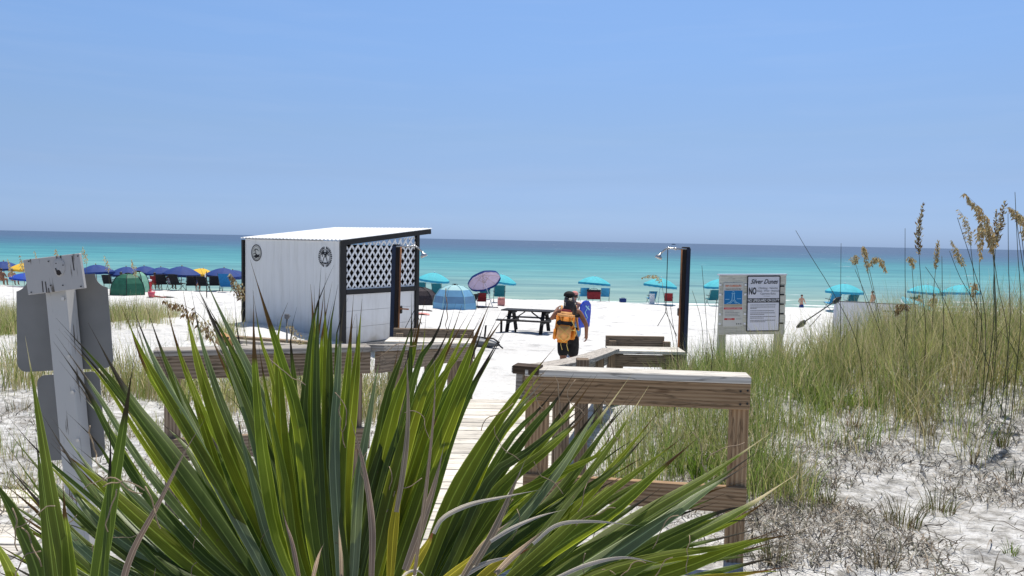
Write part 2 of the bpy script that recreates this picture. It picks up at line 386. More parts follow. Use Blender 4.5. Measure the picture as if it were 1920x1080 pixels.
def wall_mat():
    m, n, l, b = newmat('grubby_white_wall')
    tc = n.new('ShaderNodeTexCoord'); mp = n.new('ShaderNodeMapping'); mp.inputs['Scale'].default_value = (5, 5, .55); l.new(tc.outputs['Object'], mp.inputs[0])
    n1 = nd(n, 'ShaderNodeTexNoise'); n1.inputs['Scale'].default_value = 1.6; n1.inputs['Detail'].default_value = 7; n1.inputs['Roughness'].default_value = .65; l.new(mp.outputs[0], n1.inputs['Vector'])
    r1 = ramp(n, [(.28, (.66, .65, .63)), (.48, (.745, .74, .73)), (.7, (.78, .775, .77))]); l.new(n1.outputs['Fac'], r1.inputs[0])
    n2 = nd(n, 'ShaderNodeTexNoise'); n2.inputs['Scale'].default_value = 3; n2.inputs['Detail'].default_value = 5; l.new(tc.outputs['Object'], n2.inputs['Vector'])
    sp = n.new('ShaderNodeSeparateXYZ'); l.new(tc.outputs['Object'], sp.inputs[0])
    a = n.new('ShaderNodeMath'); a.operation = 'MULTIPLY_ADD'; a.inputs[1].default_value = -.9; l.new(n2.outputs['Fac'], a.inputs[0]); l.new(sp.outputs['Z'], a.inputs[2])
    r2 = ramp(n, [(.0, (.62, .56, .48)), (.12, (.84, .81, .77)), (.35, (1, 1, 1))])      # rust brown splash near the foot
    mr = n.new('ShaderNodeMapRange'); mr.inputs['From Min'].default_value = -.55; mr.inputs['From Max'].default_value = 1.4; l.new(a.outputs[0], mr.inputs[0]); l.new(mr.outputs[0], r2.inputs[0])
    mm = n.new('ShaderNodeMix'); mm.data_type = 'RGBA'; mm.blend_type = 'MULTIPLY'; mm.inputs[0].default_value = 1; l.new(r1.outputs[0], mm.inputs[6]); l.new(r2.outputs[0], mm.inputs[7])
    l.new(mm.outputs[2], b.inputs['Base Color']); b.inputs['Roughness'].default_value = .6; b.inputs['Specular IOR Level'].default_value = .25
    return m
M['shed_wall'] = wall_mat()
M['lattice'] = plain('white_lattice', (.80, .80, .80), .55, .3, .04, 6)
M['roof'] = plain('white_metal_roof', (.78, .79, .80), .35, .4, .06, 2)
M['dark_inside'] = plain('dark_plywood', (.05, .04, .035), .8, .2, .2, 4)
M['navy'] = plain('navy_canvas', (.022, .055, .215), .7, .2, .12, 3, translucent=.12)
M['navy_light'] = plain('blue_canvas', (.02, .07, .42), .7, .2, .12, 3, translucent=.15)
M['yellow_cloth'] = plain('yellow_canvas', (.82, .52, .06), .7, .2, .08, 3, translucent=.25)
M['teal'] = plain('teal_canvas', (.09, .50, .58), .7, .2, .10, 3, translucent=.22)
M['teal_edge'] = plain('teal_valance', (.03, .30, .46), .7, .2, .10, 3)
M['lilac'] = plain('lilac_canvas', (.42, .36, .50), .7, .2, .08, 3, translucent=.25)
M['pole_wood'] = plain('varnished_pole', (.42, .30, .17), .6, .3, .15, 9)
M['white_plastic'] = plain('white_plastic', (.78, .78, .80), .45, .4, .04, 3)
M['black_fabric'] = plain('black_fabric', (.016, .017, .022), .8, .15, .3, 10)
M['black_metal'] = plain('black_metal', (.012, .012, .013), .45, .4, .2, 10)
M['blue_fabric'] = plain('blue_fabric', (.02, .17, .42), .75, .2, .12, 8, translucent=.15)
M['teal_fabric'] = plain('dark_teal_fabric', (.012, .13, .17), .75, .2, .15, 8)
M['sky_fabric'] = plain('sky_blue_fabric', (.06, .33, .58), .75, .2, .1, 8, translucent=.15)
M['red_fabric'] = plain('dark_red_fabric', (.22, .025, .03), .75, .2, .25, 9)
M['pink'] = plain('pink_plastic', (.62, .10, .15), .5, .3, .15, 6)
M['red_plastic'] = plain('red_plastic', (.45, .02, .03), .4, .4, .1, 6)
M['pink_cloth'] = plain('salmon_cloth', (.60, .26, .23), .8, .2, .2, 9)
M['green_cloth'] = plain('green_tent_cloth', (.035, .16, .10), .6, .3, .2, 4, translucent=.2)
M['pale_green'] = plain('pale_green_cloth', (.25, .50, .38), .6, .3, .15, 4, translucent=.2)
M['tent_blue'] = plain('light_blue_tent_cloth', (.22, .48, .72), .6, .3, .07, 3, translucent=.25)
M['tent_pale'] = plain('pale_aqua_tent_cloth', (.42, .68, .70), .6, .3, .07, 3, translucent=.2)
M['tent_mesh'] = plain('grey_blue_tent_window', (.13, .26, .42), .6, .3, .1, 3)
M['brown_cloth'] = plain('dark_brown_cloth', (.045, .035, .04), .8, .2, .4, 14)
M['skin'] = plain('tanned_skin', (.25, .115, .065), .5, .35, .12, 12)
M['skin_pale'] = plain('light_skin', (.48, .27, .19), .5, .35, .12, 12)
M['hair'] = plain('dark_hair', (.018, .012, .009), .42, .5, .6, 30, bump=.6)
M['hair_brown'] = plain('brown_hair', (.03, .018, .012), .5, .4, .5, 30, bump=.6)
M['cap'] = plain('black_cap_cloth', (.014, .014, .015), .8, .2, .3, 20)
M['shorts'] = plain('black_shorts', (.012, .012, .013), .75, .2, .5, 14, bump=.5)
M['orange'] = plain('orange_pack_cloth', (.78, .27, .03), .65, .3, .18, 11, bump=.4)
M['orange_light'] = plain('pale_orange_cloth', (.82, .40, .14), .65, .3, .15, 11)
M['strap_yellow'] = plain('yellow_cord', (.75, .55, .15), .6, .3, .1, 10)
M['board_blue'] = plain('blue_foam_board', (.008, .055, .50), .4, .4, .12, 5)
M['ink'] = plain('black_print', (.012, .012, .016), .6, .2, .1, 5)
M['ink_grey'] = plain('grey_print', (.16, .16, .17), .6, .2, .1, 5)
M['ink_white'] = plain('white_print', (.82, .82, .84), .6, .2, .02, 5)
M['plate_white'] = plain('white_sign_plate', (.68, .68, .74), .4, .4, .03, 4)
M['plate_grey'] = plain('greyed_sign_plate', (.55, .54, .50), .4, .4, .05, 4)
M['ink_orange'] = plain('orange_print', (.75, .16, .04), .6, .2, .05, 5)
M['ink_red'] = plain('red_print', (.50, .035, .03), .6, .2, .05, 5)
M['ink_blue'] = plain('blue_print', (.015, .17, .42), .6, .2, .06, 5)
M['ink_sand'] = plain('sand_print', (.42, .36, .26), .6, .2, .1, 5)
M['ink_sky'] = plain('pale_blue_print', (.35, .62, .75), .6, .2, .05, 5)
M['board_cream'] = wood('cream_board', (.42, .41, .34), (.62, .60, .52), .3)
M['board_green'] = wood('greenish_post', (.30, .31, .22), (.50, .50, .38), .3)
M['post_dark'] = wood('dark_shower_post', (.016, .014, .016), (.05, .036, .030), .3)
M['post_blue'] = plain('navy_board_paint', (.012, .022, .055), .5, .4, .25, 4)
M['kayak_grey'] = plain('grey_hull_plastic', (.10, .11, .12), .5, .4, .2, 3)
M['kayak_teal'] = plain('teal_hull_plastic', (.12, .42, .50), .4, .4, .1, 3)
M['orange_timber'] = wood('orange_timber', (.25, .13, .05), (.48, .28, .13), .5)
M['foliage_core'] = plain('green_herb', (.06, .12, .02), .6, .3, .3, 20, translucent=.3)
M['dead_stick'] = plain('dead_stick', (.17, .145, .12), .85, .1, .4, 25)
M['grass'] = attr_mat('dune_grass_blades', .5, .6, .12)
M['straw'] = attr_mat('dry_straw', .15, .7, .15)
M['oat_stem'] = plain('oat_stem', (.15, .14, .06), .6, .25, .3, 12)
M['oat_stem_dark'] = plain('dark_oat_stem', (.06, .062, .03), .6, .25, .3, 12)
M['oat_seed'] = plain('tan_oat_seed', (.50, .37, .19), .7, .2, .4, 60, translucent=.35)
M['oat_seed_dark'] = plain('brown_oat_seed', (.24, .155, .075), .7, .2, .5, 60, translucent=.25)
M['oat_seed_pale'] = plain('pale_oat_seed', (.55, .47, .27), .7, .2, .3, 60, translucent=.4)
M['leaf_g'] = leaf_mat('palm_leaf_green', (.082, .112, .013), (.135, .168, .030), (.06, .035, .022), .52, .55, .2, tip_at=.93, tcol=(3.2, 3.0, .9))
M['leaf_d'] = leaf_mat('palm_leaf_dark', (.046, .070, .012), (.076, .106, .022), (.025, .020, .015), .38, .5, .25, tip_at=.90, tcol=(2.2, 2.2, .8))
M['leaf_s'] = leaf_mat('palm_leaf_sky_sheen', (.11, .145, .065), (.18, .22, .115), (.05, .04, .03), .30, .40, .4, tip_at=.92, tcol=(2.2, 2.2, 1))  # silvery sky sheen on glossy blade tops, painted in as grey-green
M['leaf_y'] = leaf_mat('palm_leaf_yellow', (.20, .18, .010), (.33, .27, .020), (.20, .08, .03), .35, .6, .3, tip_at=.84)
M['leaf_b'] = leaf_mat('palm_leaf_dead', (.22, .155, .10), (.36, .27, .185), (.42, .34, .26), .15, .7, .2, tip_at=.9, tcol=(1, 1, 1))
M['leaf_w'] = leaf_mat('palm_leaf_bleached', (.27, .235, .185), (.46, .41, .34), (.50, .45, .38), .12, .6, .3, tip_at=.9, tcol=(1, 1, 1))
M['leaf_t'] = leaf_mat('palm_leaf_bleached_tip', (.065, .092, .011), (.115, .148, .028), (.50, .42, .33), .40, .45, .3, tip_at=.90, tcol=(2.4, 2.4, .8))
M['petiole'] = plain('palm_petiole', (.07, .11, .025), .5, .4, .3, 6)
M['trunk'] = plain('palm_trunk', (.09, .065, .045), .9, .1, .5, 20, bump=1)

# ------------------------------------------------------------------ sand
def sand_material():
    m, n, l, b = newmat('white_quartz_sand')
    geo = n.new('ShaderNodeNewGeometry')
    n1 = nd(n, 'ShaderNodeTexNoise'); n1.inputs['Scale'].default_value = .35; n1.inputs['Detail'].default_value = 7; n1.inputs['Roughness'].default_value = .6
    l.new(geo.outputs['Position'], n1.inputs['Vector'])
    n2 = nd(n, 'ShaderNodeTexNoise'); n2.inputs['Scale'].default_value = 3.4; n2.inputs['Detail'].default_value = 6; n2.inputs['Roughness'].default_value = .62
    l.new(geo.outputs['Position'], n2.inputs['Vector'])
    r = ramp(n, [(.32, (.61, .605, .595)), (.5, (.70, .695, .68)), (.7, (.77, .765, .755))]); l.new(n1.outputs['Fac'], r.inputs[0])
    # small dark specks of debris
    n3 = nd(n, 'ShaderNodeTexNoise'); n3.inputs['Scale'].default_value = 9; n3.inputs['Detail'].default_value = 5; n3.inputs['Roughness'].default_value = .7
    l.new(geo.outputs['Position'], n3.inputs['Vector'])
    r3 = ramp(n, [(.40, (.90, .90, .90)), (.50, (.70, .69, .675)), (.60, (.46, .45, .43)), (.74, (.25, .235, .21))]); l.new(n3.outputs['Fac'], r3.inputs[0])
    sp = n.new('ShaderNodeSeparateXYZ'); l.new(geo.outputs['Position'], sp.inputs[0])
    fd = n.new('ShaderNodeMapRange'); fd.inputs['From Min'].default_value = 7.5; fd.inputs['From Max'].default_value = 13; fd.inputs['To Min'].default_value = 1; fd.inputs['To Max'].default_value = .22; l.new(sp.outputs['Y'], fd.inputs[0])
    mm = n.new('ShaderNodeMix'); mm.data_type = 'RGBA'; mm.blend_type = 'MULTIPLY'; l.new(fd.outputs[0], mm.inputs[0]); l.new(r.outputs[0], mm.inputs[6]); l.new(r3.outputs[0], mm.inputs[7])
    # wet sand by the water
    wz = n.new('ShaderNodeMapRange'); wz.inputs['From Min'].default_value = .02; wz.inputs['From Max'].default_value = .35; wz.inputs['To Min'].default_value = .55; wz.inputs['To Max'].default_value = 1; l.new(sp.outputs['Z'], wz.inputs[0])
    cm = n.new('ShaderNodeVectorMath'); cm.operation = 'SCALE'; l.new(mm.outputs[2], cm.inputs[0]); l.new(wz.outputs[0], cm.inputs['Scale'])
    l.new(cm.outputs[0], b.inputs['Base Color']); b.inputs['Roughness'].default_value = .9; b.inputs['Specular IOR Level'].default_value = .15
    vf = n.new('ShaderNodeTexVoronoi'); vf.inputs['Scale'].default_value = 1.5; l.new(geo.outputs['Position'], vf.inputs['Vector'])
    rv = ramp(n, [(.05, (0, 0, 0)), (.30, (1, 1, 1))]); l.new(vf.outputs['Distance'], rv.inputs[0])      # footprints: shallow pits
    rv2 = ramp(n, [(.0, (.80, .79, .78)), (.22, (.93, .93, .93)), (.34, (1, 1, 1))]); l.new(vf.outputs['Distance'], rv2.inputs[0])  # shading of the footprint pits painted into the sand colour
    mv = n.new('ShaderNodeMix'); mv.data_type = 'RGBA'; mv.blend_type = 'MULTIPLY'; mv.inputs[0].default_value = 1; l.new(cm.outputs[0], mv.inputs[6]); l.new(rv2.outputs[0], mv.inputs[7]); l.new(mv.outputs[2], b.inputs['Base Color'])
    av = n.new('ShaderNodeMath'); av.operation = 'MULTIPLY_ADD'; av.inputs[1].default_value = .9; l.new(rv.outputs[0], av.inputs[0]); l.new(n2.outputs['Fac'], av.inputs[2]); n2o = av.outputs[0]
    ah = n.new('ShaderNodeMath'); ah.operation = 'MULTIPLY_ADD'; ah.inputs[1].default_value = .35; l.new(n3.outputs['Fac'], ah.inputs[0]); l.new(n2o, ah.inputs[2])
    bp = n.new('ShaderNodeBump'); bp.inputs['Strength'].default_value = .9; bp.inputs['Distance'].default_value = .14
    l.new(ah.outputs[0], bp.inputs['Height']); l.new(bp.outputs[0], b.inputs['Normal'])
    return m

def grid_mesh(name, xs, ys, Z, mat):
    nx, ny = len(xs), len(ys)
    X, Y = np.meshgrid(xs, ys)
    v = np.stack([X, Y, Z], -1).reshape(-1, 3)
    i = np.arange(nx * ny).reshape(ny, nx)
    f = np.stack([i[:-1, :-1], i[:-1, 1:], i[1:, 1:], i[1:, :-1]], -1).reshape(-1, 4)
    me = bpy.data.meshes.new(name)
    me.vertices.add(len(v)); me.vertices.foreach_set('co', v.ravel())
    me.loops.add(f.size); me.loops.foreach_set('vertex_index', f.ravel())
    me.polygons.add(len(f)); me.polygons.foreach_set('loop_start', np.arange(0, f.size, 4)); me.polygons.foreach_set('loop_total', np.full(len(f), 4))
    me.update(calc_edges=True); me.validate()
    me.polygons.foreach_set('use_smooth', [True] * len(me.polygons))
    me.materials.append(mat)
    o = bpy.data.objects.new(name, me); C.objects.link(o)
    return o

u = np.linspace(-1, 1, 301); xs = 6.5 * np.sinh(u * 4.8) / np.sinh(1.0) / 4.9
ys = np.concatenate([np.linspace(-60, -4, 12), np.linspace(-3, 3, 28)[:-1], np.geomspace(3, 66, 260), np.linspace(70, 200, 12)])
XX, YY = np.meshgrid(xs, ys)
sand = grid_mesh('sand', xs, ys, zt(XX, YY), sand_material()); tag(sand, kind='structure')

def sea_material():
    m, n, l, b = newmat('emerald_sea')
    geo = n.new('ShaderNodeNewGeometry'); sp = n.new('ShaderNodeSeparateXYZ'); l.new(geo.outputs['Position'], sp.inputs[0])
    # wavy bars: distort the offshore distance a little
    mp = n.new('ShaderNodeMapping'); mp.inputs['Scale'].default_value = (.010, .035, 1); l.new(geo.outputs['Position'], mp.inputs[0])
    n0 = nd(n, 'ShaderNodeTexNoise'); n0.inputs['Scale'].default_value = 1; n0.inputs['Detail'].default_value = 4; l.new(mp.outputs[0], n0.inputs['Vector'])
    dv = n.new('ShaderNodeMath'); dv.operation = 'DIVIDE'; dv.inputs[0].default_value = 75; l.new(sp.outputs['Y'], dv.inputs[1])
    xd = n.new('ShaderNodeMath'); xd.operation = 'MULTIPLY'; l.new(sp.outputs['X'], xd.inputs[0]); l.new(dv.outputs[0], xd.inputs[1])
    sx = n.new('ShaderNodeMath'); sx.operation = 'MULTIPLY_ADD'; sx.inputs[1].default_value = -.0004; l.new(xd.outputs[0], sx.inputs[0]); l.new(dv.outputs[0], sx.inputs[2])
    of = n.new('ShaderNodeMath'); of.operation = 'SUBTRACT'; of.inputs[1].default_value = .5; l.new(n0.outputs['Fac'], of.inputs[0])
    om = n.new('ShaderNodeMath'); om.operation = 'MULTIPLY'; l.new(of.outputs[0], om.inputs[0]); l.new(dv.outputs[0], om.inputs[1])
    o2 = n.new('ShaderNodeMath'); o2.operation = 'MULTIPLY_ADD'; o2.inputs[1].default_value = .55; l.new(om.outputs[0], o2.inputs[0]); l.new(sx.outputs[0], o2.inputs[2])
    r = ramp(n, [(.0, (.056, .104, .190)), (.09, (.052, .104, .192)), (.18, (.044, .125, .21)), (.29, (.046, .195, .25)), (.42, (.062, .250, .288)), (.58, (.10, .272, .295)), (.76, (.135, .270, .280)), (1.0, (.19, .30, .28))])
    l.new(o2.outputs[0], r.inputs[0])
    # streaks of wind and swell
    mp2 = n.new('ShaderNodeMapping'); mp2.inputs['Scale'].default_value = (.06, .42, 1); l.new(geo.outputs['Position'], mp2.inputs[0])
    n2 = nd(n, 'ShaderNodeTexNoise'); n2.inputs['Scale'].default_value = 1; n2.inputs['Detail'].default_value = 8; n2.inputs['Roughness'].default_value = .65; n2.inputs['Distortion'].default_value = .6; l.new(mp2.outputs[0], n2.inputs['Vector'])
    r2 = ramp(n, [(.30, (.52, .66, .74)), (.5, (1, 1, 1)), (.68, (1.4, 1.26, 1.2))]); l.new(n2.outputs['Fac'], r2.inputs[0])
    mm = n.new('ShaderNodeMix'); mm.data_type = 'RGBA'; mm.blend_type = 'MULTIPLY'; mm.inputs[0].default_value = .95; l.new(r.outputs[0], mm.inputs[6]); l.new(r2.outputs[0], mm.inputs[7])
    mpl = n.new('ShaderNodeMapping'); mpl.inputs['Scale'].default_value = (.016, .085, 1); l.new(geo.outputs['Position'], mpl.inputs[0])
    nl = nd(n, 'ShaderNodeTexNoise'); nl.inputs['Scale'].default_value = 1; nl.inputs['Detail'].default_value = 7; nl.inputs['Roughness'].default_value = .7; l.new(mpl.outputs[0], nl.inputs['Vector'])
    rl = ramp(n, [(.32, (.62, .72, .80)), (.5, (1, 1, 1)), (.66, (1.22, 1.16, 1.10))]); l.new(nl.outputs['Fac'], rl.inputs[0])
    m0 = mm; mm = n.new('ShaderNodeMix'); mm.data_type = 'RGBA'; mm.blend_type = 'MULTIPLY'; mm.inputs[0].default_value = .9; l.new(m0.outputs[2], mm.inputs[6]); l.new(rl.outputs[0], mm.inputs[7])
    # foam close to the beach and sparse whitecaps
    mp3 = n.new('ShaderNodeMapping'); mp3.inputs['Scale'].default_value = (.07, .30, 1); l.new(geo.outputs['Position'], mp3.inputs[0])
    n3 = nd(n, 'ShaderNodeTexNoise'); n3.inputs['Scale'].default_value = 1; n3.inputs['Detail'].default_value = 9; n3.inputs['Roughness'].default_value = .6; l.new(mp3.outputs[0], n3.inputs['Vector'])
    fz = n.new('ShaderNodeMapRange'); fz.inputs['From Min'].default_value = 64; fz.inputs['From Max'].default_value = 92; fz.inputs['To Min'].default_value = .10; fz.inputs['To Max'].default_value = -.16; l.new(sp.outputs['Y'], fz.inputs[0])
    xr = n.new('ShaderNodeMapRange'); xr.inputs['From Min'].default_value = -10; xr.inputs['From Max'].default_value = 30; xr.inputs['To Min'].default_value = -.06; xr.inputs['To Max'].default_value = .07; l.new(sp.outputs['X'], xr.inputs[0])
    fa = n.new('ShaderNodeMath'); fa.operation = 'ADD'; l.new(n3.outputs['Fac'], fa.inputs[0]); l.new(fz.outputs[0], fa.inputs[1])
    fb = n.new('ShaderNodeMath'); fb.operation = 'ADD'; l.new(fa.outputs[0], fb.inputs[0]); l.new(xr.outputs[0], fb.inputs[1])
    r3 = ramp(n, [(.585, (0, 0, 0)), (.63, (1, 1, 1))]); l.new(fb.outputs[0], r3.inputs[0])
    mf = n.new('ShaderNodeMix'); mf.data_type = 'RGBA'; l.new(r3.outputs[0], mf.inputs[0]); l.new(mm.outputs[2], mf.inputs[6]); mf.inputs[7].default_value = (.75, .76, .76, 1)
    df = n.new('ShaderNodeBsdfDiffuse'); l.new(mf.outputs[2], df.inputs['Color'])
    gl = n.new('ShaderNodeBsdfGlossy'); gl.inputs['Roughness'].default_value = .35
    bp = n.new('ShaderNodeBump'); bp.inputs['Strength'].default_value = .6; bp.inputs['Distance'].default_value = .5; l.new(n2.outputs['Fac'], bp.inputs['Height']); l.new(bp.outputs[0], gl.inputs['Normal']); l.new(bp.outputs[0], df.inputs['Normal'])
    mx = n.new('ShaderNodeMixShader'); mx.inputs[0].default_value = .10
    l.new(df.outputs[0], mx.inputs[1]); l.new(gl.outputs[0], mx.inputs[2]); l.new(mx.outputs[0], n['Material Output'].inputs[0])
    return m
sxs = np.concatenate([-np.geomspace(25000, 60, 14), np.linspace(-50, 50, 11), np.geomspace(60, 25000, 14)])
sys_ = np.concatenate([np.linspace(50, 100, 6), np.geomspace(130, 26000, 18)])
SX, SY = np.meshgrid(sxs, sys_)
sea = grid_mesh('sea', sxs, sys_, SX * 0.0, sea_material()); tag(sea, kind='structure')

# ------------------------------------------------------------------ shed
def build_shed():
    O = Vector((-3.78, 17.0, 5.6 - 2.42)); uu = Vector((-.804, .595, 0)); vv = Vector((.595, .804, 0)); zz = Vector((0, 0, 1))
    L, D = 3.55, 2.44; H = 2.33
    roofz = lambda b: H + .02 + (b) * .108
    sp = lambda a, b, h: O + uu * a + vv * b + zz * h
    t = thing('beach_shed', 'white beach shed with black trim, lattice side and sloping white roof', 'shed', sp(L / 2, D / 2, 0))
    def wall(name, poly, dv, mat):
        return MB().prism(poly, dv).build(name, mat, t)
    wall('wall', [sp(.05, .01, .02), sp(L - .05, .01, .02), sp(L - .05, .01, roofz(0) - .03), sp(.05, .01, roofz(0) - .03)], vv * .06, M['shed_wall'])
    npan = 12                                  # narrow ribbed cladding panels, slightly proud, with thin joints
    for k in range(npan):
        a0 = .05 + (L - .10) * k / npan + .0012; a1 = .05 + (L - .10) * (k + 1) / npan - .0012
        MB().prism([sp(a0, .0, .02), sp(a1, .0, .02), sp(a1, .0, roofz(0) - .032), sp(a0, .0, roofz(0) - .032)], vv * .009).build('panel', M['shed_wall'], t)
    wall('wall', [sp(L, .06, .02), sp(L, D, .02), sp(L, D, roofz(D) - .03), sp(L, .06, roofz(.06) - .03)], -uu * .06, M['white_panel'])
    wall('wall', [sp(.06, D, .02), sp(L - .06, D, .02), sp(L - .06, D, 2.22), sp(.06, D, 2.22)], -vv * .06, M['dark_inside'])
    # right side: lower panel in three boards
    for k in range(3):
        h0, h1 = .02 + k * .373, .02 + (k + 1) * .373 - .006
        wall('wall_board', [sp(0, .14, h0), sp(0, D - .10, h0), sp(0, D - .10, h1), sp(0, .14, h1)], uu * .05, M['shed_wall'])
    # trim
    def trim(p0, p1, w, h, upv=(0, 0, 1)): return MB().beam(p0, p1, w, h, upv).build('trim', M['black_trim'], t)
    trim(sp(-.02, .065, 0), sp(-.02, .065, roofz(.06) - .05), .125, .07, uu)
    trim(sp(L + .01, -.012, 0), sp(L + .01, -.012, roofz(0) - .05), .07, .07, uu)
    trim(sp(-.015, D - .04, 0), sp(-.015, D - .04, roofz(D) - .05), .10, .08, uu)
    trim(sp(-.022, .14, 1.20), sp(-.022, D - .09, 1.20), .06, .10)
    trim(sp(-.06, -.04, roofz(-.04) - .062), sp(-.06, D + .39, roofz(D + .39) - .062), .04, .115)
    trim(sp(L + .02, .07, roofz(.07) - .055), sp(L + .02, D + .39, roofz(D + .39) - .055), .03, .09)
    trim(sp(-.03, D + .40, roofz(D + .4) - .07), sp(L + .03, D + .40, roofz(D + .4) - .07), .05, .12)
    # lattice
    lat = MB().beam(sp(-.0, .145, 1.262), sp(-.0, D - .09, 1.262), .03, .024).build('lattice', M['lattice'], t)
    b0, b1 = .145, D - .095
    quad = [(b0, 1.255), (b1, 1.255), (b1, roofz(b1) - .15), (b0, roofz(b0) - .15)]
    def clip(p, d):
        lo, hi = -9.0, 9.0
        n = len(quad)
        for i in range(n):
            ax, ay = quad[i]; bx, by = quad[(i + 1) % n]
            nx, ny = -(by - ay), bx - ax
            den = nx * d[0] + ny * d[1]; num = nx * (p[0] - ax) + ny * (p[1] - ay)
            if abs(den) < 1e-9:
                if num < 0: return None
            elif den > 0: lo = max(lo, -num / den)
            else: hi = min(hi, -num / den)
        return (lo, hi) if hi - lo > .06 else None
    for sgn, off in ((1, -.006), (-1, .010)):
        d = (math.cos(math.radians(54)), sgn * math.sin(math.radians(54)))
        k = -40
        while k < 60:
            p = (b0 + k * .178, 1.26)
            c = clip(p, d); k += 1
            if c is None: continue
            q0 = sp(off, p[0] + d[0] * c[0], p[1] + d[1] * c[0]); q1 = sp(off, p[0] + d[0] * c[1], p[1] + d[1] * c[1])
            MB().beam(q0, q1, .044, .010, uu).build('slat', M['lattice'], lat)
    # corrugated roof
    vs, fs = [], []
    N = 112
    for j, b in enumerate((-.07, D * .5, D + .42)):
        for i in range(N + 1):
            a = -.085 + (L + .125) * i / N
            vs.append(sp(a, b, roofz(b) + .012 * math.sin(i * math.pi / 2)))
    for j in range(2):
        for i in range(N):
            fs.append((j * (N + 1) + i, j * (N + 1) + i + 1, (j + 1) * (N + 1) + i + 1, (j + 1) * (N + 1) + i))
    o = MB().add(vs, fs).build('roof', M['roof'], t)
    sm = o.modifiers.new('thick', 'SOLIDIFY'); sm.thickness = .012
    # emblems on the front wall
    def ring(mb, a0, h0, r0, r1, off, n=40, a1=0, a2=360):
        vs, fs = [], []
        full = (a2 - a1) >= 359.9
        for i in range(n + 1):
            an = math.radians(a1 + (a2 - a1) * i / n)
            for r in (r0, r1): vs.append(sp(a0 - r * math.cos(an), off, h0 + r * math.sin(an)))
        for i in range(n): fs.append((2 * i, 2 * i + 1, 2 * i + 3, 2 * i + 2))
        mb.add(vs, fs)
    def blob(mb, a0, h0, pts, off):
        mb.add([sp(a0 - x, off, h0 + y) for x, y in pts], [tuple(range(len(pts)))])
    def stroke(mb, a0, h0, pts, w, off):
        for (x0, y0), (x1, y1) in zip(pts[:-1], pts[1:]):
            dx, dy = x1 - x0, y1 - y0; q = math.hypot(dx, dy) or 1; nx, ny = -dy / q * w / 2, dx / q * w / 2
            blob(mb, a0, h0, [(x0 + nx, y0 + ny), (x0 - nx, y0 - ny), (x1 - nx, y1 - ny), (x1 + nx, y1 + ny)], off)
    e = MB(); ring(e, 3.04, 1.99, 0, .195, -.004); e = e.build('emblem', M['plate_grey'], t)
    g = MB(); ring(g, 3.04, 1.99, .182, .205, -.008); ring(g, 3.04, 1.99, .150, .156, -.008)
    blob(g, 3.04, 1.99, [(-.12, -.08), (-.02, -.13), (.10, -.10), (.13, -.03), (.06, -.05), (.0, -.02), (-.05, -.06)], -.008)
    stroke(g, 3.04, 1.99, [(-.02, -.05), (-.03, .05), (-.01, .09)], .02, -.008)
    stroke(g, 3.04, 1.99, [(-.10, .03), (-.05, .09), (-.01, .09), (.04, .09), (.08, .04)], .018, -.0085)
    stroke(g, 3.04, 1.99, [(-.12, -.03), (-.06, -.01), (.0, -.04)], .016, -.009)
    for k in range(14):
        an = 200 + k * 10; x, y = .168 * math.cos(math.radians(an)), .168 * math.sin(math.radians(an)); stroke(g, 3.04, 1.99, [(x, y), (x * .93, y * .93)], .014, -.0085)
    g.build('emblem_print', M['ink'], e)
    e = MB(); ring(e, .51, 1.965, .150, .163, -.004)
    for k in range(30):      # ring of letter-like blocks
        an = math.radians(k * 12 + 4)
        if k in (7, 22): continue
        x0, y0 = .178 * math.cos(an), .178 * math.sin(an); x1, y1 = .232 * math.cos(an), .232 * math.sin(an)
        stroke(e, .51, 1.965, [(x0, y0), (x1, y1)], .026 if k % 3 else .036, -.004)
    for sg in (1, -1):       # two crossing palms
        stroke(e, .51, 1.965, [(sg * .085, -.14), (sg * .055, -.05), (sg * .0, .03), (-sg * .06, .075)], .020, -.006 - .001 * sg)
        for an in (20, 70, 110, 160, 200, 250, 330):
            r = .075; c, s_ = math.cos(math.radians(an)), math.sin(math.radians(an))
            stroke(e, .51, 1.965, [(-sg * .06, .075), (-sg * .06 + c * r * .6, .085 + s_ * r * .6), (-sg * .06 + c * r, .065 + s_ * r)], .020, -.005 - .0002 * an / 10 - (.004 if sg > 0 else 0))
    stroke(e, .51, 1.965, [(-.12, -.14), (.12, -.14)], .02, -.0095)
    e.build('emblem', M['ink'], t)
    # timber skids under the wall
    MB().beam(sp(-.05, -.10, -.05), sp(L + .05, -.10, -.05), .15, .16).build('skid', M['grey_wood'], t)
    MB().beam(sp(.0, .1, -.06), sp(.0, D, -.06), .13, .14).build('skid', M['grey_wood'], t)
    return sp
shed_pt = build_shed()

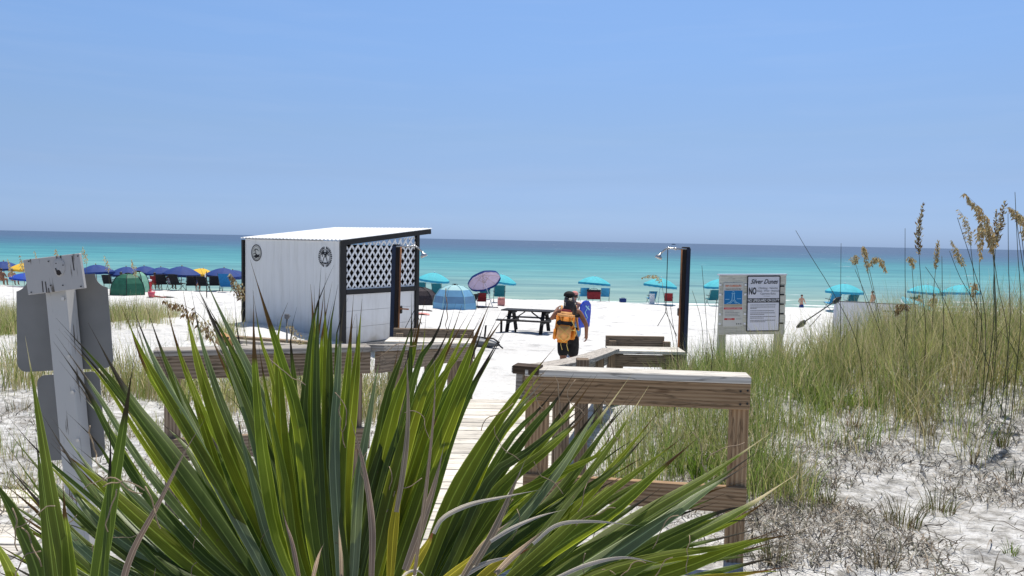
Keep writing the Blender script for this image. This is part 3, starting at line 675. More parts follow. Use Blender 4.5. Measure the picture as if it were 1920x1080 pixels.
# ------------------------------------------------------------------ boardwalk deck and rails
DZ = 5.6 - 1.715
def deck():
    pts_l = [(3.2, -1.35), (5.0, -.92), (7.0, -.68), (9.0, -.42), (10.6, -.30)]
    pts_r = [(3.2, .0), (5.0, .18), (7.0, .62), (9.0, 1.14), (10.6, 1.5)]
    t = bpy.data.objects.new('boardwalk', None); C.objects.link(t); t.location = (0, 6, DZ); tag(t, kind='structure')
    y = 2.6
    while y < 8.3:
        xl = np.interp(y, *zip(*pts_l)) - .05 + rnd.uniform(-.012, .012); xr = np.interp(y, *zip(*pts_r)) + .05 + rnd.uniform(-.012, .012)
        z = DZ - .02 - max(0, y - 9.6) * .24 + rnd.uniform(-.003, .003)
        MB().beam((xl, y, z), (xr, y + rnd.uniform(-.004, .004), z), .138, .036).build('plank', M['deck_wood'], t, bevel=.004)
        y += .150
    for side in (pts_l, pts_r):
        for (y0, x0), (y1, x1) in zip(side[:2], side[1:3]):
            s_ = .03 if side is pts_l else -.03
            MB().beam((x0 + s_, y0, DZ - .13), (x1 + s_, y1, DZ - .13), .04, .17).build('joist', M['pine_old'], t)
deck()
t = bpy.data.objects.new('side_path', None); C.objects.link(t); t.location = (-3.6, 4.2, DZ); tag(t, kind='structure')
for k in range(11):
    y = 3.45 + k * .150; z = float(zt(-3.4, y)) + .02
    MB().beam((-5.2, y, z), (-2.62 + rnd.uniform(-.01, .01), y + .02, z), .138, .036).build('plank', M['deck_wood'], t, bevel=.004)

def rail_front(name, label, pL, pR, posts, low, mat, capmat, post_dir=0):
    """a straight rail: cap board, beam below it, posts to the sand and a low beam"""
    mid = (pL + pR) / 2
    t = thing(name, label, 'railing', (mid.x, mid.y, float(zt(mid.x, mid.y))), group='boardwalk railings')
    dirv = (pR - pL).normalized(); back = Vector((-dirv.y, dirv.x, 0)).normalized()
    if back.y < 0: back = -back
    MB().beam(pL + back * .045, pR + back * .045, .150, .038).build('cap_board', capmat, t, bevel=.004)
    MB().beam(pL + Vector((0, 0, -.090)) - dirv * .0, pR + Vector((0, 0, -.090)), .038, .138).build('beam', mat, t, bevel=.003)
    for (f, w, dz) in posts:
        q = pL.lerp(pR, f) + back * (.066)
        MB().beam((q.x, q.y, float(zt(q.x, q.y)) - .25), (q.x, q.y, q.z - .022), w, w, dirv).build('post', mat, t, bevel=.004)
    if low:
        z = low
        a = pL.lerp(pR, .0); b = pR
        MB().beam((a.x, a.y, z), (b.x, b.y, z - .01), .038, .138).build('lower_beam', mat, t, bevel=.003)
    return t

# right-hand rail, nearest the camera
pL, pR = P(985, 697, 4.20), P(1407, 712, 4.05)
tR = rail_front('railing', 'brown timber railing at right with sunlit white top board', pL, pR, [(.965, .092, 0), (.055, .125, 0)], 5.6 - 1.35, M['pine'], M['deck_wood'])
b0_ = P(966, 690, 4.24); b1_ = P(1014, 694, 4.2)
MB().beam(b0_, b1_, .10, .045).build('end_block', M['dark_stain'], tR)
for px, d in ((1062, 4.75), (1098, 5.25)):
    q = on_ground(px, d); MB().beam(q - Vector((0, 0, .2)), (q.x, q.y, 5.6 - .80), .085, .085, (0, 1, 0)).build('post', M['pine_old'], tR, bevel=.004)
# nails on the beam end
nb = MB()
for fx, dz in ((.985, -.055), (.985, -.125), (.955, -.06), (.955, -.13)):
    q = pL.lerp(pR, fx) + Vector((0, -.020, dz)); nb.tube([q, q - Vector((0, .004, 0))], .006, 6)
nb.build('bolt', M['black_metal'], tR)

def hand_rail(label, pts, side, mat, name='handrail'):
    """sagging sloped cap board along the walkway, with a side board and posts"""
    t = thing(name, label, 'railing', (pts[0].x, pts[0].y, float(zt(pts[0].x, pts[0].y))), group='boardwalk railings')
    cap = MB(); bd = MB()
    for a, b in zip(pts[:-1], pts[1:]):
        cap.beam(a, b, .19, .038)
        off = Vector((side * .05, 0, -.095))
        bd.beam(a + off, b + off, .038, .14)
    cap.build('cap_board', mat, t); bd.build('side_board', mat if side < 0 else M['pine_old'], t)
    for i in range(1, len(pts)):
        q = pts[i]; g = float(zt(q.x, q.y))
        MB().beam((q.x, q.y, g - .2), (q.x, q.y, q.z - .025), .088, .088, (0, 1, 0)).build('post', M['pine_old'], t, bevel=.004)
    return t
hr = [P(990, 694, 4.35), P(1050, 684, 5.4), P(1092, 675, 6.6), P(1124, 664, 7.8), P(1146, 656, 8.9)]
hand_rail('grey weathered sloping handrail leading from right railing to the right bench', hr, -1, M['grey_wood'])

# left-hand rail
qL, qR = P(288, 662, 4.55), P(694, 654, 5.0)
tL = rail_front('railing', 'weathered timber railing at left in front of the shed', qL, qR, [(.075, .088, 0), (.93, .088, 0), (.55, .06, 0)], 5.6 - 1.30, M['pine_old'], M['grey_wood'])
hl = [P(694, 652, 5.02), P(752, 651, 5.9), P(806, 649, 6.9), P(848, 647, 7.9), P(880, 646, 8.8)]
hand_rail('grey weathered sloping handrail leading from left railing to the left bench', hl, 1, M['grey_wood'])

def bench(label, x0, x1, y, zs, zb, flip):
    c = Vector(((x0 + x1) / 2, y, float(zt((x0 + x1) / 2, y))))
    t = thing('bench', label, 'bench', c, group='benches on the boardwalk landing')
    for k in range(3):
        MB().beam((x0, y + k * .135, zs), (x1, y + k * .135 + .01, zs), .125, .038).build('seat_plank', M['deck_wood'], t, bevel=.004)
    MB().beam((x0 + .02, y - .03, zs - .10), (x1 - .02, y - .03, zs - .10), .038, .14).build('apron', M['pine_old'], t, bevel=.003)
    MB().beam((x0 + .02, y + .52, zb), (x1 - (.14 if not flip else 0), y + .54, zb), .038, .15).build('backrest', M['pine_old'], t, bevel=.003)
    for x in (x0 + .1, x1 - .12):
        g = float(zt(x, y))
        MB().beam((x, y + .03, g - .2), (x, y + .03, zs - .022), .135, .088, (0, 1, 0)).build('leg', M['pine_old'], t, bevel=.004)
        MB().beam((x, y + .46, g - .2), (x, y + .47, zb + .02), .088, .06, (0, 1, 0)).build('back_support', M['pine_old'], t, bevel=.004)
    return t
bench('bench with brown back board beside the right shower post', P(1142, 660, 9.0).x, P(1284, 660, 9.0).x, 9.0, P(1200, 660, 9.0).z, P(1200, 642, 9.5).z, False)
bench('bench with brown back board between the shed and the grey hull', P(722, 642, 9.0).x, P(884, 642, 9.0).x, 9.0, P(800, 643, 9.0).z, P(800, 628, 9.5).z, True)

# ------------------------------------------------------------------ showers
def shower(label, px, ytop, d, armdir, lean, foot):
    base = on_ground(px, d); top = P(px + lean, ytop, d)
    t = thing('shower_post', label, 'shower', base, group='outdoor shower posts')
    MB().beam(base - Vector((0, 0, .3)), top, .100, .100, (0, 1, 0)).build('post', M['post_dark'], t, bevel=.006)
    MB().beam(base + Vector((.030 * -armdir, -.056, .1)), top + Vector((.030 * -armdir, -.056, -.02)), .054, .012, (0, 1, 0)).build('side_board', M['post_blue'], t)
    # riser pipe
    z1 = top.z - .03
    pr = MB(); xo = .068 * armdir
    pr.tube([(base.x + xo, base.y - .055, base.z), (top.x + xo, top.y - .055, z1)], .014, 6)
    pr.build('pipe', M['copper'], t, True)
    a = MB(); x0 = top.x + xo
    a.tube([(top.x, top.y - .055, z1), (x0 + armdir * .12, top.y - .055, z1 + .005), (x0 + armdir * .20, top.y - .055, z1 + .01), (x0 + armdir * .25, top.y - .055, z1 - .02), (x0 + armdir * .30, top.y - .055, z1 - .07)], .013, 7)
    a.ellipsoid((x0 + armdir * .09, top.y - .055, z1), (.025, .025, .02), 8, 5); a.ellipsoid((x0 + armdir * .19, top.y - .055, z1 + .008), (.025, .025, .02), 8, 5)
    a.build('arm', M['steel'], t, True)
    h = MB(); p0 = Vector((x0 + armdir * .295, top.y - .055, z1 - .065)); dr = Vector((armdir * .45, 0, -.9)).normalized()
    h.tube([p0, p0 + dr * .03, p0 + dr * .05, p0 + dr * .085], [.014, .02, .05, .052], 12); h.build('shower_head', M['steel'], t, True)
    c = MB(); xc = x0 + armdir * .20
    zc = top.z - 1.55
    c.tube([(xc, top.y - .06, z1), (xc, top.y - .06, zc + .62)], .006, 5)
    c.tube([(xc, top.y - .06, zc + .62), (xc - armdir * .17, top.y - .06, zc + .28)], .005, 5)
    c.tube([(xc, top.y - .06, zc + .62), (xc + armdir * .11, top.y - .06, zc + .42)], .005, 5)
    c.build('pull_chain', M['black_metal'], t)
    v = MB(); v.box((top.x + armdir * .062, top.y, zc + .62), (.05, .07, .11)); v.build('valve', M['black_metal'], t, bevel=.008)
    if foot:
        zf = P(px, 578, d).z
        MB().tube([(top.x + xo, top.y - .055, zf), (top.x + xo + armdir * .12, top.y - .06, zf - .005)], .011, 6).build('foot_tap', M['copper'], t)
shower('dark shower post at right with steel head pointing to the left', 1286, 463, 11.0, -1, 0, False)
shower('dark shower post in front of the shed lattice with head pointing right', 739, 458, 11.0, 1, 5, True)

# standpipe in front of the shed
b = on_ground(538, 14.5); tp = P(538, 597, 14.5)
t = thing('standpipe', 'thin grey standpipe with tap in front of white shed wall', 'standpipe', b)
MB().tube([b - Vector((0, 0, .1)), tp], .018, 8).build('pipe', M['alu'], t, True)
MB().box(tp + Vector((0, 0, .04)), (.085, .06, .09)).build('tap_box', M['ink_grey'], t, bevel=.01)
MB().tube([tp + Vector((.03, -.02, .05)), tp + Vector((.075, -.05, .05))], .012, 6).build('spout', M['alu'], t)

# low weathered timber landing by the shed
b = on_ground(480, 13.0)
t = thing('timber_stack', 'stack of weathered grey timbers lying before the white shed', 'timber', b)
for k, (x0, y0, x1, y1, d) in enumerate(((428, 633, 592, 645, 14.6), (440, 641, 580, 652, 13.9), (452, 650, 600, 662, 12.9), (420, 655, 520, 659, 12.6))):
    MB().beam(P(x0, y0, d), P(x1, y1, d), .16, .085).build('timber', M['grey_wood'] if k else M['pine_old'], t, bevel=.005)
b = on_ground(424, 12.4)
t = thing('timber_offcut', 'orange brown timber offcut beside the grey timber stack', 'timber', b)
MB().beam(P(412, 633, 12.4), P(432, 645, 12.3), .15, .17).build('timber', M['orange_timber'], t, bevel=.006)
MB().tube([P(428, 632, 12.2), P(424, 642, 12.2), P(428, 652, 12.2)], .02, 6).build('branch', M['trunk'], t)

# grey hull behind the left bench
c0, c1 = on_ground(790, 22.6, .17), on_ground(940, 21.6, .14)
t = thing('upturned_hull', 'dark grey upturned kayak hull lying on sand behind the left bench', 'kayak', on_ground(880, 22))
m_ = MB(); vs, fs = [], []
dvh = c1 - c0; sdh = dvh.cross(Vector((0, 0, 1))).normalized(); NR, NK = 16, 14
for i in range(NR + 1):
    f = i / NR; e = min(1.0, (1.0 - f) * 3.2 + .04) ** .55 * min(1, f * 4 + .1) ** .5
    for k in range(NK):
        an = 2 * math.pi * k / NK
        vs.append(c0 + dvh * f + sdh * (.34 * e * math.cos(an)) + Vector((0, 0, .17 * e * math.sin(an) - .05 * (1 - e) + .03 * abs(math.cos(an)) * e)))
for i in range(NR):
    for k in range(NK):
        k2 = (k + 1) % NK; fs.append((i * NK + k, i * NK + k2, (i + 1) * NK + k2, (i + 1) * NK + k))
fs.append(tuple(range(NR * NK, NR * NK + NK)))
m_.add(vs, fs).build('hull', M['kayak_grey'], t, True)
MB().tube([c0 + dvh * .02 + Vector((0, 0, .15)), c0 + dvh * .5 + Vector((0, 0, .185)), c0 + dvh * .93 + Vector((0, 0, .13)), c1 + Vector((0, 0, .02))], .025, 6).build('keel', M['black_metal'], t, True)
MB().tube([c1 + Vector((-.06, -.2, .04)), c1 + Vector((.04, -.24, -.05)), c1 + Vector((.10, -.2, -.10))], .022, 6).build('handle', M['black_metal'], t)
b = on_ground(911, 25); t = thing('stake', 'short black stake standing in sand above the grey hull', 'stake', b)
MB().beam(b - Vector((0, 0, .1)), P(911, 611, 25), .06, .06, (0, 1, 0)).build('stake_shaft', M['black_wood'], t)
MB().beam(P(911, 611, 25), P(911, 610, 25), .07, .07, (0, 1, 0)).build('stake_top', M['black_trim'], t)

# ------------------------------------------------------------------ left sign post
def sign_post():
    d = 3.5
    base = on_ground(150, d)
    t = thing('sign_post', 'leaning white post with two grey sign backs and flaking wooden plaque', 'sign', base)
    pa, pb = P(113, 535, d), P(152, 945, d)
    dn = (pb - pa).normalized(); q = pa + dn * ((base.z - .15 - pa.z) / dn.z)
    MB().beam(q, pa - dn * .10, .092, .085, (0, 1, 0)).build('post', M['post_paint'], t, bevel=.004)
    rtv = dn.cross(Vector((0, 1, 0))).normalized()
    if rtv.x < 0: rtv = -rtv
    def plate(corner, name, mat, back):
        m_ = MB(); n = len(corner)
        pts = [P(x, y, d + back) for x, y in corner]
        m_.prism(pts, (0, .004, 0)); return m_.build(name, mat, t)
    def arc(cx, cy, r, a0, a1, n=8): return [(cx + r * math.cos(math.radians(a0 + (a1 - a0) * i / n)), cy + r * math.sin(math.radians(a0 + (a1 - a0) * i / n))) for i in range(n + 1)]
    rot = lambda pts, a, cx, cy: [(cx + (x - cx) * math.cos(a) - (y - cy) * math.sin(a), cy + (x - cx) * math.sin(a) + (y - cy) * math.cos(a)) for x, y in pts]
    w2, top, bot, cx = 90, 516, 694, 119
    outline = arc(cx - w2, top, 27, 80, 0) + arc(cx + w2, top, 27, 180, 100) + arc(cx + w2 - 18, bot - 18, 18, 0, 90) + arc(cx - w2 + 18, bot - 18, 18, 90, 180)
    outline = [(min(max(x, cx - w2), cx + w2), y) for x, y in outline]
    o = plate(rot(outline, -.045, cx, 610), 'sign_plate', M['alu'], .055); o['label'] = 'large grey sign back with scooped top corners'
    cx2 = 133; outline = arc(cx2 - 59 + 16, 716, 16, 180, 270) + arc(cx2 + 59 - 16, 716, 16, 270, 360) + arc(cx2 + 59 - 16, 845, 16, 0, 90) + arc(cx2 - 59 + 16, 845, 16, 90, 180)
    o = plate(rot(outline, -.075, cx2, 780), 'sign_plate', M['alu'], .055); o['label'] = 'smaller grey sign back below'
    bo = MB()
    for x, y in ((119, 560), (130, 668), (137, 735), (147, 825)):
        c = P(x, y, d - .047); bo.tube([c, c - Vector((0, .006, 0))], .008, 8)
    bo.build('bolt', M['steel'], t)['kind'] = 'stuff'
    # plaque, in front of the post and tilted
    pf = d - .065
    A, B, Cc, D_ = P(47, 487, pf), P(152, 475, pf), P(159, 540, pf), P(54, 553, pf)
    pl = MB(); mid0, mid1 = (A + D_) / 2, (B + Cc) / 2
    pl.beam(mid0, mid1, .022, (A - D_).length, (A - D_).normalized())
    # grain runs across the short side
    for k in range(len(pl.uv)): pl.uv[k] = [(b_, a_ * 1.0) for a_, b_ in pl.uv[k]]
    pq = pl.build('plaque', M['sign_paint'], t, bevel=.002)
    bl = MB()
    for x, y in ((54, 490), (91, 490), (115, 488), (146, 480), (95, 535), (118, 535), (152, 537), (59, 548)):
        c = P(x, y, pf - .012); bl.tube([c, c - Vector((0, .003, 0))], .0028, 8)
    bl.build('screw', M['black_metal'], pq)
    kn = MB()                                   # raised oval knot with a dark hollow
    c = P(111, 501, pf - .012); kn.ellipsoid(c, (.027, .006, .042), 20, 10); ko = kn.build('knot', M['sign_paint'], pq, True)
    hk = MB(); c = P(110, 511, pf - .016); hk.ellipsoid(c, (.011, .004, .013), 10, 6)
    for x, y in ((105, 494), (118, 497)): hk.ellipsoid(P(x, y, pf - .0165), (.004, .002, .002), 8, 5)
    hk.tube([P(104, 503, pf - .019), P(108, 514, pf - .019), P(115, 513, pf - .019)], .0022, 5)
    hk.build('hollow', M['dark_inside'], pq, True)
    ck = MB()
    for (x0, y0, x1, y1) in ((135, 480, 139, 507), (85, 528, 88, 549), (79, 527, 81, 548), (91, 540, 92, 549)):
        ck.beam(P(x0, y0, pf - .0115), P(x1, y1, pf - .0115), .0035, .002, (0, 1, 0))
    ck.build('crack', M['dark_inside'], pq)['kind'] = 'stuff'
sign_post()

# ------------------------------------------------------------------ information board
def text_obj(body, size, mat, parent, mtx, name='lettering', shear=0.0, bold=0.0, align='CENTER', sx=1.0):
    cu = bpy.data.curves.new(name, 'FONT'); cu.body = body; cu.size = size; cu.shear = shear; cu.offset = bold * size; cu.align_x = align; cu.align_y = 'CENTER'
    cu.resolution_u = 3
    o = bpy.data.objects.new(name, cu); C.objects.link(o)
    dg = bpy.context.evaluated_depsgraph_get()
    me = bpy.data.meshes.new_from_object(o.evaluated_get(dg))
    C.objects.unlink(o); bpy.data.objects.remove(o); bpy.data.curves.remove(cu)
    off = loc_of(parent)
    me.transform(Matrix.Translation(-off) @ mtx @ Matrix.Diagonal((sx, 1, 1, 1)))
    me.materials.clear(); me.materials.append(mat); me.name = name
    o = bpy.data.objects.new(name, me); C.objects.link(o); o.parent = parent
    return o

def info_board():
    d = 13.0
    org = P(1409, 640, d)                       # a point at the middle of the board's foot
    yaw = math.radians(-7)
    ex = Vector((math.cos(yaw), -math.sin(yaw), 0)); ex = Vector((math.cos(math.radians(6)), math.sin(math.radians(6)), .018)).normalized()
    ez = Vector((-.018, 0, 1)).normalized(); ey = ez.cross(ex).normalized()      # ey points away from the camera
    k = d / F
    q = lambda px, py, f=0.0: org + ex * ((px - 1409) * k) + ez * ((640 - py) * k) + ey * f
    base = on_ground(1409, d)
    t = thing('info_board', 'cream beach notice board with two posted signs on two posts', 'notice board', base)
    for px, w in ((1355, .12), (1467, .13)):
        a = q(px, 516, .06); g = float(zt(a.x, a.y))
        MB().beam((a.x, a.y, g - .3), a, w, .09, ey).build('post', M['board_green'], t, bevel=.005)
    nb_ = 6; y0, y1 = 515.0, 627.0
    for i in range(nb_):
        ya = y0 + (y1 - y0) * i / nb_; yb = y0 + (y1 - y0) * (i + 1) / nb_ - .35
        yc = (ya + yb) / 2
        MB().beam(q(1344, yc, 0), q(1474 - (i % 2) * 1.0, yc, 0), .03, (yb - ya) * k, ez).build('board', M['board_cream'], t, bevel=.003)
    MB().beam(q(1343, 514, .02), q(1475, 514, .02), .10, .02, ez).build('cap', M['plate_white'], t)
    bo = MB()
    for y in (536, 552, 570, 588, 606):
        bo.beam(q(1462.5, y, -.018), q(1470, y, -.018), .012, .022, ez)
    bo.build('slot', M['ink'], t)
    bo = MB()
    for y in (533, 551, 588, 606):
        for x in (1345.5, 1394): bo.box(q(x, y, -.022), (.035, .012, .03))
    bo.build('bracket', M['white_plastic'], t)
    def R(parent, name, x0, ya, x1, yb, f, mat, th=.0015):
        pts = [q(x0, ya, f), q(x1, ya, f), q(x1, yb, f), q(x0, yb, f)]
        return MB().prism(pts, ey * th).build(name, mat, parent)
    def T(parent, body, px, py, size, mat, f, **kw):
        c = q(px, py, f)
        mtx = Matrix(((ex.x, ez.x, -ey.x, c.x), (ex.y, ez.y, -ey.y, c.y), (ex.z, ez.z, -ey.z, c.z), (0, 0, 0, 1)))
        return text_obj(body, size * k, mat, parent, mtx, **kw)
    # right sign
    p = R(t, 'sign_plate', 1398, 517, 1461, 620, -.026, M['plate_white'], .006); p['label'] = 'white rules sign with black border'
    bd = MB()
    for a, b_ in (((1398, 517), (1461, 517)), ((1398, 620), (1461, 620)), ((1398, 517), (1398, 620)), ((1461, 517), (1461, 620))):
        bd.beam(q(*a, -.028), q(*b_, -.028), .004, .016, ey.cross((q(*b_) - q(*a)).normalized()))
    bd.build('border', M['ink'], p)
    T(p, 'Silver Dunes', 1429.5, 527.5, 12.0, M['ink'], -.0295, shear=.45, bold=.014, sx=.86)
    T(p, 'NO', 1407.8, 545.5, 18, M['ink'], -.0295, bold=.03, sx=.52)
    for i, s_ in enumerate(('Climbing · Vehicles', 'Glass · Fires · Animals', 'Cigarette Butts')):
        T(p, s_, 1438, 539.5 + i * 5.2, 5.2, M['ink_grey'], -.0295, sx=.95)
    T(p, 'on the beach', 1436, 554.4, 2.4, M['ink_grey'], -.0295)
    bn = R(p, 'banner', 1398.5, 558.5, 1460.5, 566.5, -.0275, M['ink'], .001)
    T(p, 'NO LIFEGUARD ON DUTY', 1429.5, 562.5, 7.0, M['ink_white'], -.0295, bold=.012, sx=.74)
    ln = MB(); rr = random.Random(3)
    rows = [(571, 0, 1), (575, 0, .97), (577.6, 0, .25), (582, 0, .93), (586, 0, .97), (588.8, 0, .55), (593, 0, 1), (595.8, 0, .55), (600, 0, .98), (602.8, 0, .6)]
    for y, a, bb in rows:       # small print, too fine to read: word-length dashes
        x = 1404.0; xe = 1404 + 50 * bb
        while x < xe - .5:
            wl_ = min(rr.uniform(1.5, 4.2), xe - x)
            ln.add([q(x, y - .55, -.0285), q(x + wl_, y - .55, -.0285), q(x + wl_, y + .55, -.0285), q(x, y + .55, -.0285)], [(0, 1, 2, 3)])
            x += wl_ + .5
    ln.build('small_print', M['ink_grey'], p)['kind'] = 'stuff'
    # left sign
    p = R(t, 'sign_plate', 1351, 529, 1390, 611, -.026, M['plate_grey'], .006); p['label'] = 'rip current warning sign with blue diagram'
    T(p, 'RIP CURRENTS', 1370.5, 535.2, 5.0, M['ink_orange'], -.0295, bold=.012, sx=.93)
    T(p, 'Break the Grip of the Rip!', 1370.5, 540.8, 2.9, M['ink'], -.0295, bold=.014, sx=.97)
    R(p, 'diagram', 1353, 543.5, 1388, 569, -.0275, M['ink_blue'], .001)
    R(p, 'diagram_sand', 1353, 568.6, 1388, 574, -.0272, M['ink_sand'], .0006)
    ar = MB()
    def arrow(pts, w):
        for (xa, ya), (xb, yb) in zip(pts[:-1], pts[1:]):
            dx, dy = xb - xa, yb - ya; L = math.hypot(dx, dy); nx, ny = -dy / L * w / 2, dx / L * w / 2
            ar.add([q(xa + nx, ya + ny, -.0285), q(xa - nx, ya - ny, -.0285), q(xb - nx, yb - ny, -.0285), q(xb + nx, yb + ny, -.0285)], [(0, 1, 2, 3)])
    arrow([(1358, 568), (1364, 566), (1368, 561), (1369, 549)], .9); arrow([(1383, 568), (1377, 566), (1373, 561), (1372, 549)], .9)
    arrow([(1364, 568), (1368, 565), (1370.5, 561)], .7); arrow([(1377, 568), (1373, 565), (1370.5, 561)], .7)
    arrow([(1367, 549), (1374, 549)], .7); arrow([(1368, 547), (1370.5, 545), (1373, 547)], .7)
    arrow([(1355, 560), (1363, 560)], .8); arrow([(1378, 559), (1386, 559)], .8)
    ar.build('arrows', M['ink_sky'], p)
    R(p, 'red_bar', 1353, 575.3, 1388, 579, -.0275, M['ink_red'], .001)
    T(p, 'IF CAUGHT IN A RIP CURRENT', 1370.5, 577.1, 2.4, M['ink_white'], -.0292, sx=.9)
    R(p, 'red_bar', 1354, 595.5, 1374, 598.8, -.0275, M['ink_red'], .001)
    T(p, 'SAFETY', 1364, 597.1, 2.6, M['ink_white'], -.0292)
    ln = MB()
    for y, bb in ((582, .55), (585, .9), (588, .8), (591, .95), (597, .3)):
        x = 1355.0 if y != 597 else 1377; xe = x + 31 * bb
        while x < xe - .4:
            wl_ = min(rr.uniform(1.2, 3.2), xe - x)
            ln.add([q(x, y - .4, -.0285), q(x + wl_, y - .4, -.0285), q(x + wl_, y + .4, -.0285), q(x, y + .4, -.0285)], [(0, 1, 2, 3)]); x += wl_ + .5
    for x in (1377, 1381, 1385): ln.add([q(x, 605, -.0285), q(x + 2.2, 605, -.0285), q(x + 2.2, 607.5, -.0285), q(x, 607.5, -.0285)], [(0, 1, 2, 3)])
    ln.build('small_print', M['ink_grey'], p)['kind'] = 'stuff'
info_board()

# ------------------------------------------------------------------ beach umbrellas
def make_umbrella(name, label, canopy_mat, edge_mat, pole_mat, R=1.12, rise=.46, top=2.15, sag=.035, group=None):
    t = thing(name, label, 'umbrella', (0, 0, 0), group=group)
    n, m_ = 32, 7
    vs, fs = [], []
    def rim(an): return 1 - .035 * abs(math.sin(an * 4))
    for j in range(m_ + 1):
        f = j / m_
        for i in range(n):
            an = 2 * math.pi * i / n
            r = R * f * (1 - (1 - rim(an)) * f)
            z = top - rise * f ** 1.75 - sag * math.sin(math.pi * f) * abs(math.sin(an * 4))
            vs.append((r * math.cos(an), r * math.sin(an), z))
    for j in range(m_):
        for i in range(n):
            i2 = (i + 1) % n
            fs.append((j * n + i, (j + 1) * n + i, (j + 1) * n + i2, j * n + i2))
    MB().add(vs, fs).build('canopy', canopy_mat, t, True)
    vs, fs = [], []
    for i in range(n):
        an = 2 * math.pi * i / n; r = R * rim(an)
        z = top - rise
        vs += [(r * math.cos(an), r * math.sin(an), z), (r * 1.005 * math.cos(an), r * 1.005 * math.sin(an), z - .13 - .02 * (i % 2))]
    for i in range(n):
        i2 = (i + 1) % n; fs.append((2 * i, 2 * i + 1, 2 * i2 + 1, 2 * i2))
    MB().add(vs, fs).build('valance', edge_mat, t)
    MB().tube([(0, 0, -.45), (0, 0, top + .03)], .021, 8).build('pole', pole_mat, t, True)
    rb = MB()
    for i in range(8):
        an = 2 * math.pi * i / 8
        pr = [(R * f * math.cos(an) * .98, R * f * math.sin(an) * .98, top - rise * f ** 1.75 - .012) for f in (.06, .4, .7, .99)]
        rb.tube(pr, .007, 4)
        rb.tube([(0.02 * math.cos(an), .02 * math.sin(an), top - .55), pr[1]], .006, 4)
    rb.build('ribs', M['pole_wood'], t)
    MB().ellipsoid((0, 0, top + .04), (.035, .035, .05), 8, 6).build('finial', pole_mat, t, True)
    return t
def put_umbrella(proto, first, px, ytop, d, label, tilt=(0, 0), sc=1.0, rz=None):
    p = P(px, ytop, d); o = place(proto, first, (p.x, p.y, p.z - 2.19 * sc), rnd.uniform(0, .7) if rz is None else rz, label, None, sc)
    o.rotation_euler = (tilt[0], tilt[1], o.rotation_euler[2])
    return o
GN = 'navy umbrellas along the left beach'
up_ = make_umbrella('beach_umbrella', 'x', M['navy'], M['navy'], M['pole_wood'], group=GN)
for i, (px, y, d, lb, s_) in enumerate([
        (8, 489, 53, 'navy umbrella at the far left edge of the beach', 1.0),
        (183, 495, 52, 'navy umbrella rising just right of the wooden plaque', 1.1),
        (238, 499, 53, 'navy umbrella standing right above the green tent', 1.0),
        (272, 498, 55, 'navy umbrella behind the red and white drink cooler', 1.0),
        (303, 500, 54, 'small far navy umbrella between two larger ones', .92),
        (338, 498, 51.5, 'wide navy umbrella beside the second yellow umbrella', 1.05),
        (416, 501, 51.5, 'navy umbrella over the upright blue lounger back', 1.02),
        (440, 505, 54, 'navy umbrella half hidden by the left edge of shed', 1.0)]):
    put_umbrella(up_, i == 0, px, y, d, lb, (rnd.uniform(-.05, .05), rnd.uniform(-.07, .07)), s_)
yu = make_umbrella('beach_umbrella', 'yellow umbrella left of the wooden plaque', M['yellow_cloth'], M['yellow_cloth'], M['pole_wood'])
put_umbrella(yu, True, 49, 491, 52.5, None, (.0, .05))
put_umbrella(yu, False, 373, 502, 53.5, 'yellow umbrella between two navy umbrellas', (.0, .16), .85)
bu = make_umbrella('beach_umbrella', 'low bright blue umbrella under the yellow one', M['navy_light'], M['navy_light'], M['white_plastic'])
put_umbrella(bu, True, 42, 511, 50.0, None, (0, .1), .78)
GT = 'teal rental umbrellas'
tu = make_umbrella('beach_umbrella', 'x', M['teal'], M['teal_edge'], M['white_plastic'], group=GT)
for i, (px, y, d, lb, s_, tl) in enumerate([
        (809, 510, 54, 'teal umbrella just right of the white shed', 1.0, (.05, .09)),
        (934, 513, 55, 'teal umbrella half hidden behind tilted lilac umbrella', .95, (.05, .16)),
        (1112, 517, 53.5, 'teal umbrella above the dark red cooler bag', 1.0, (.0, .08)),
        (1234, 520, 50.5, 'teal umbrella left of the right shower post', 1.0, (.0, .10)),
        (1352, 522, 53, 'teal umbrella mostly hidden behind the notice board', 1.0, (.0, -.05)),
        (1583, 531, 47.5, 'teal umbrella above the white board with paddle', 1.0, (.0, .02)),
        (1736, 533, 49.5, 'teal umbrella behind the tall upright sea oat', 1.0, (.0, .05)),
        (1804, 533, 47.5, 'teal umbrella rightmost on the beach', 1.0, (-.05, .02))]):
    put_umbrella(tu, i == 0, px, y, d, lb, tl, s_)
lu = make_umbrella('beach_umbrella', 'lilac umbrella tilted towards the camera behind the blue tent', M['lilac'], M['navy'], M['white_plastic'], R=1.0, rise=.34)
lu.rotation_euler = (math.radians(-38), math.radians(-13), .2)
lu.scale = (.95,) * 3
lu.location = P(906, 521, 43.5) - lu.rotation_euler.to_matrix() @ Vector((0, 0, 1.98 * .95))

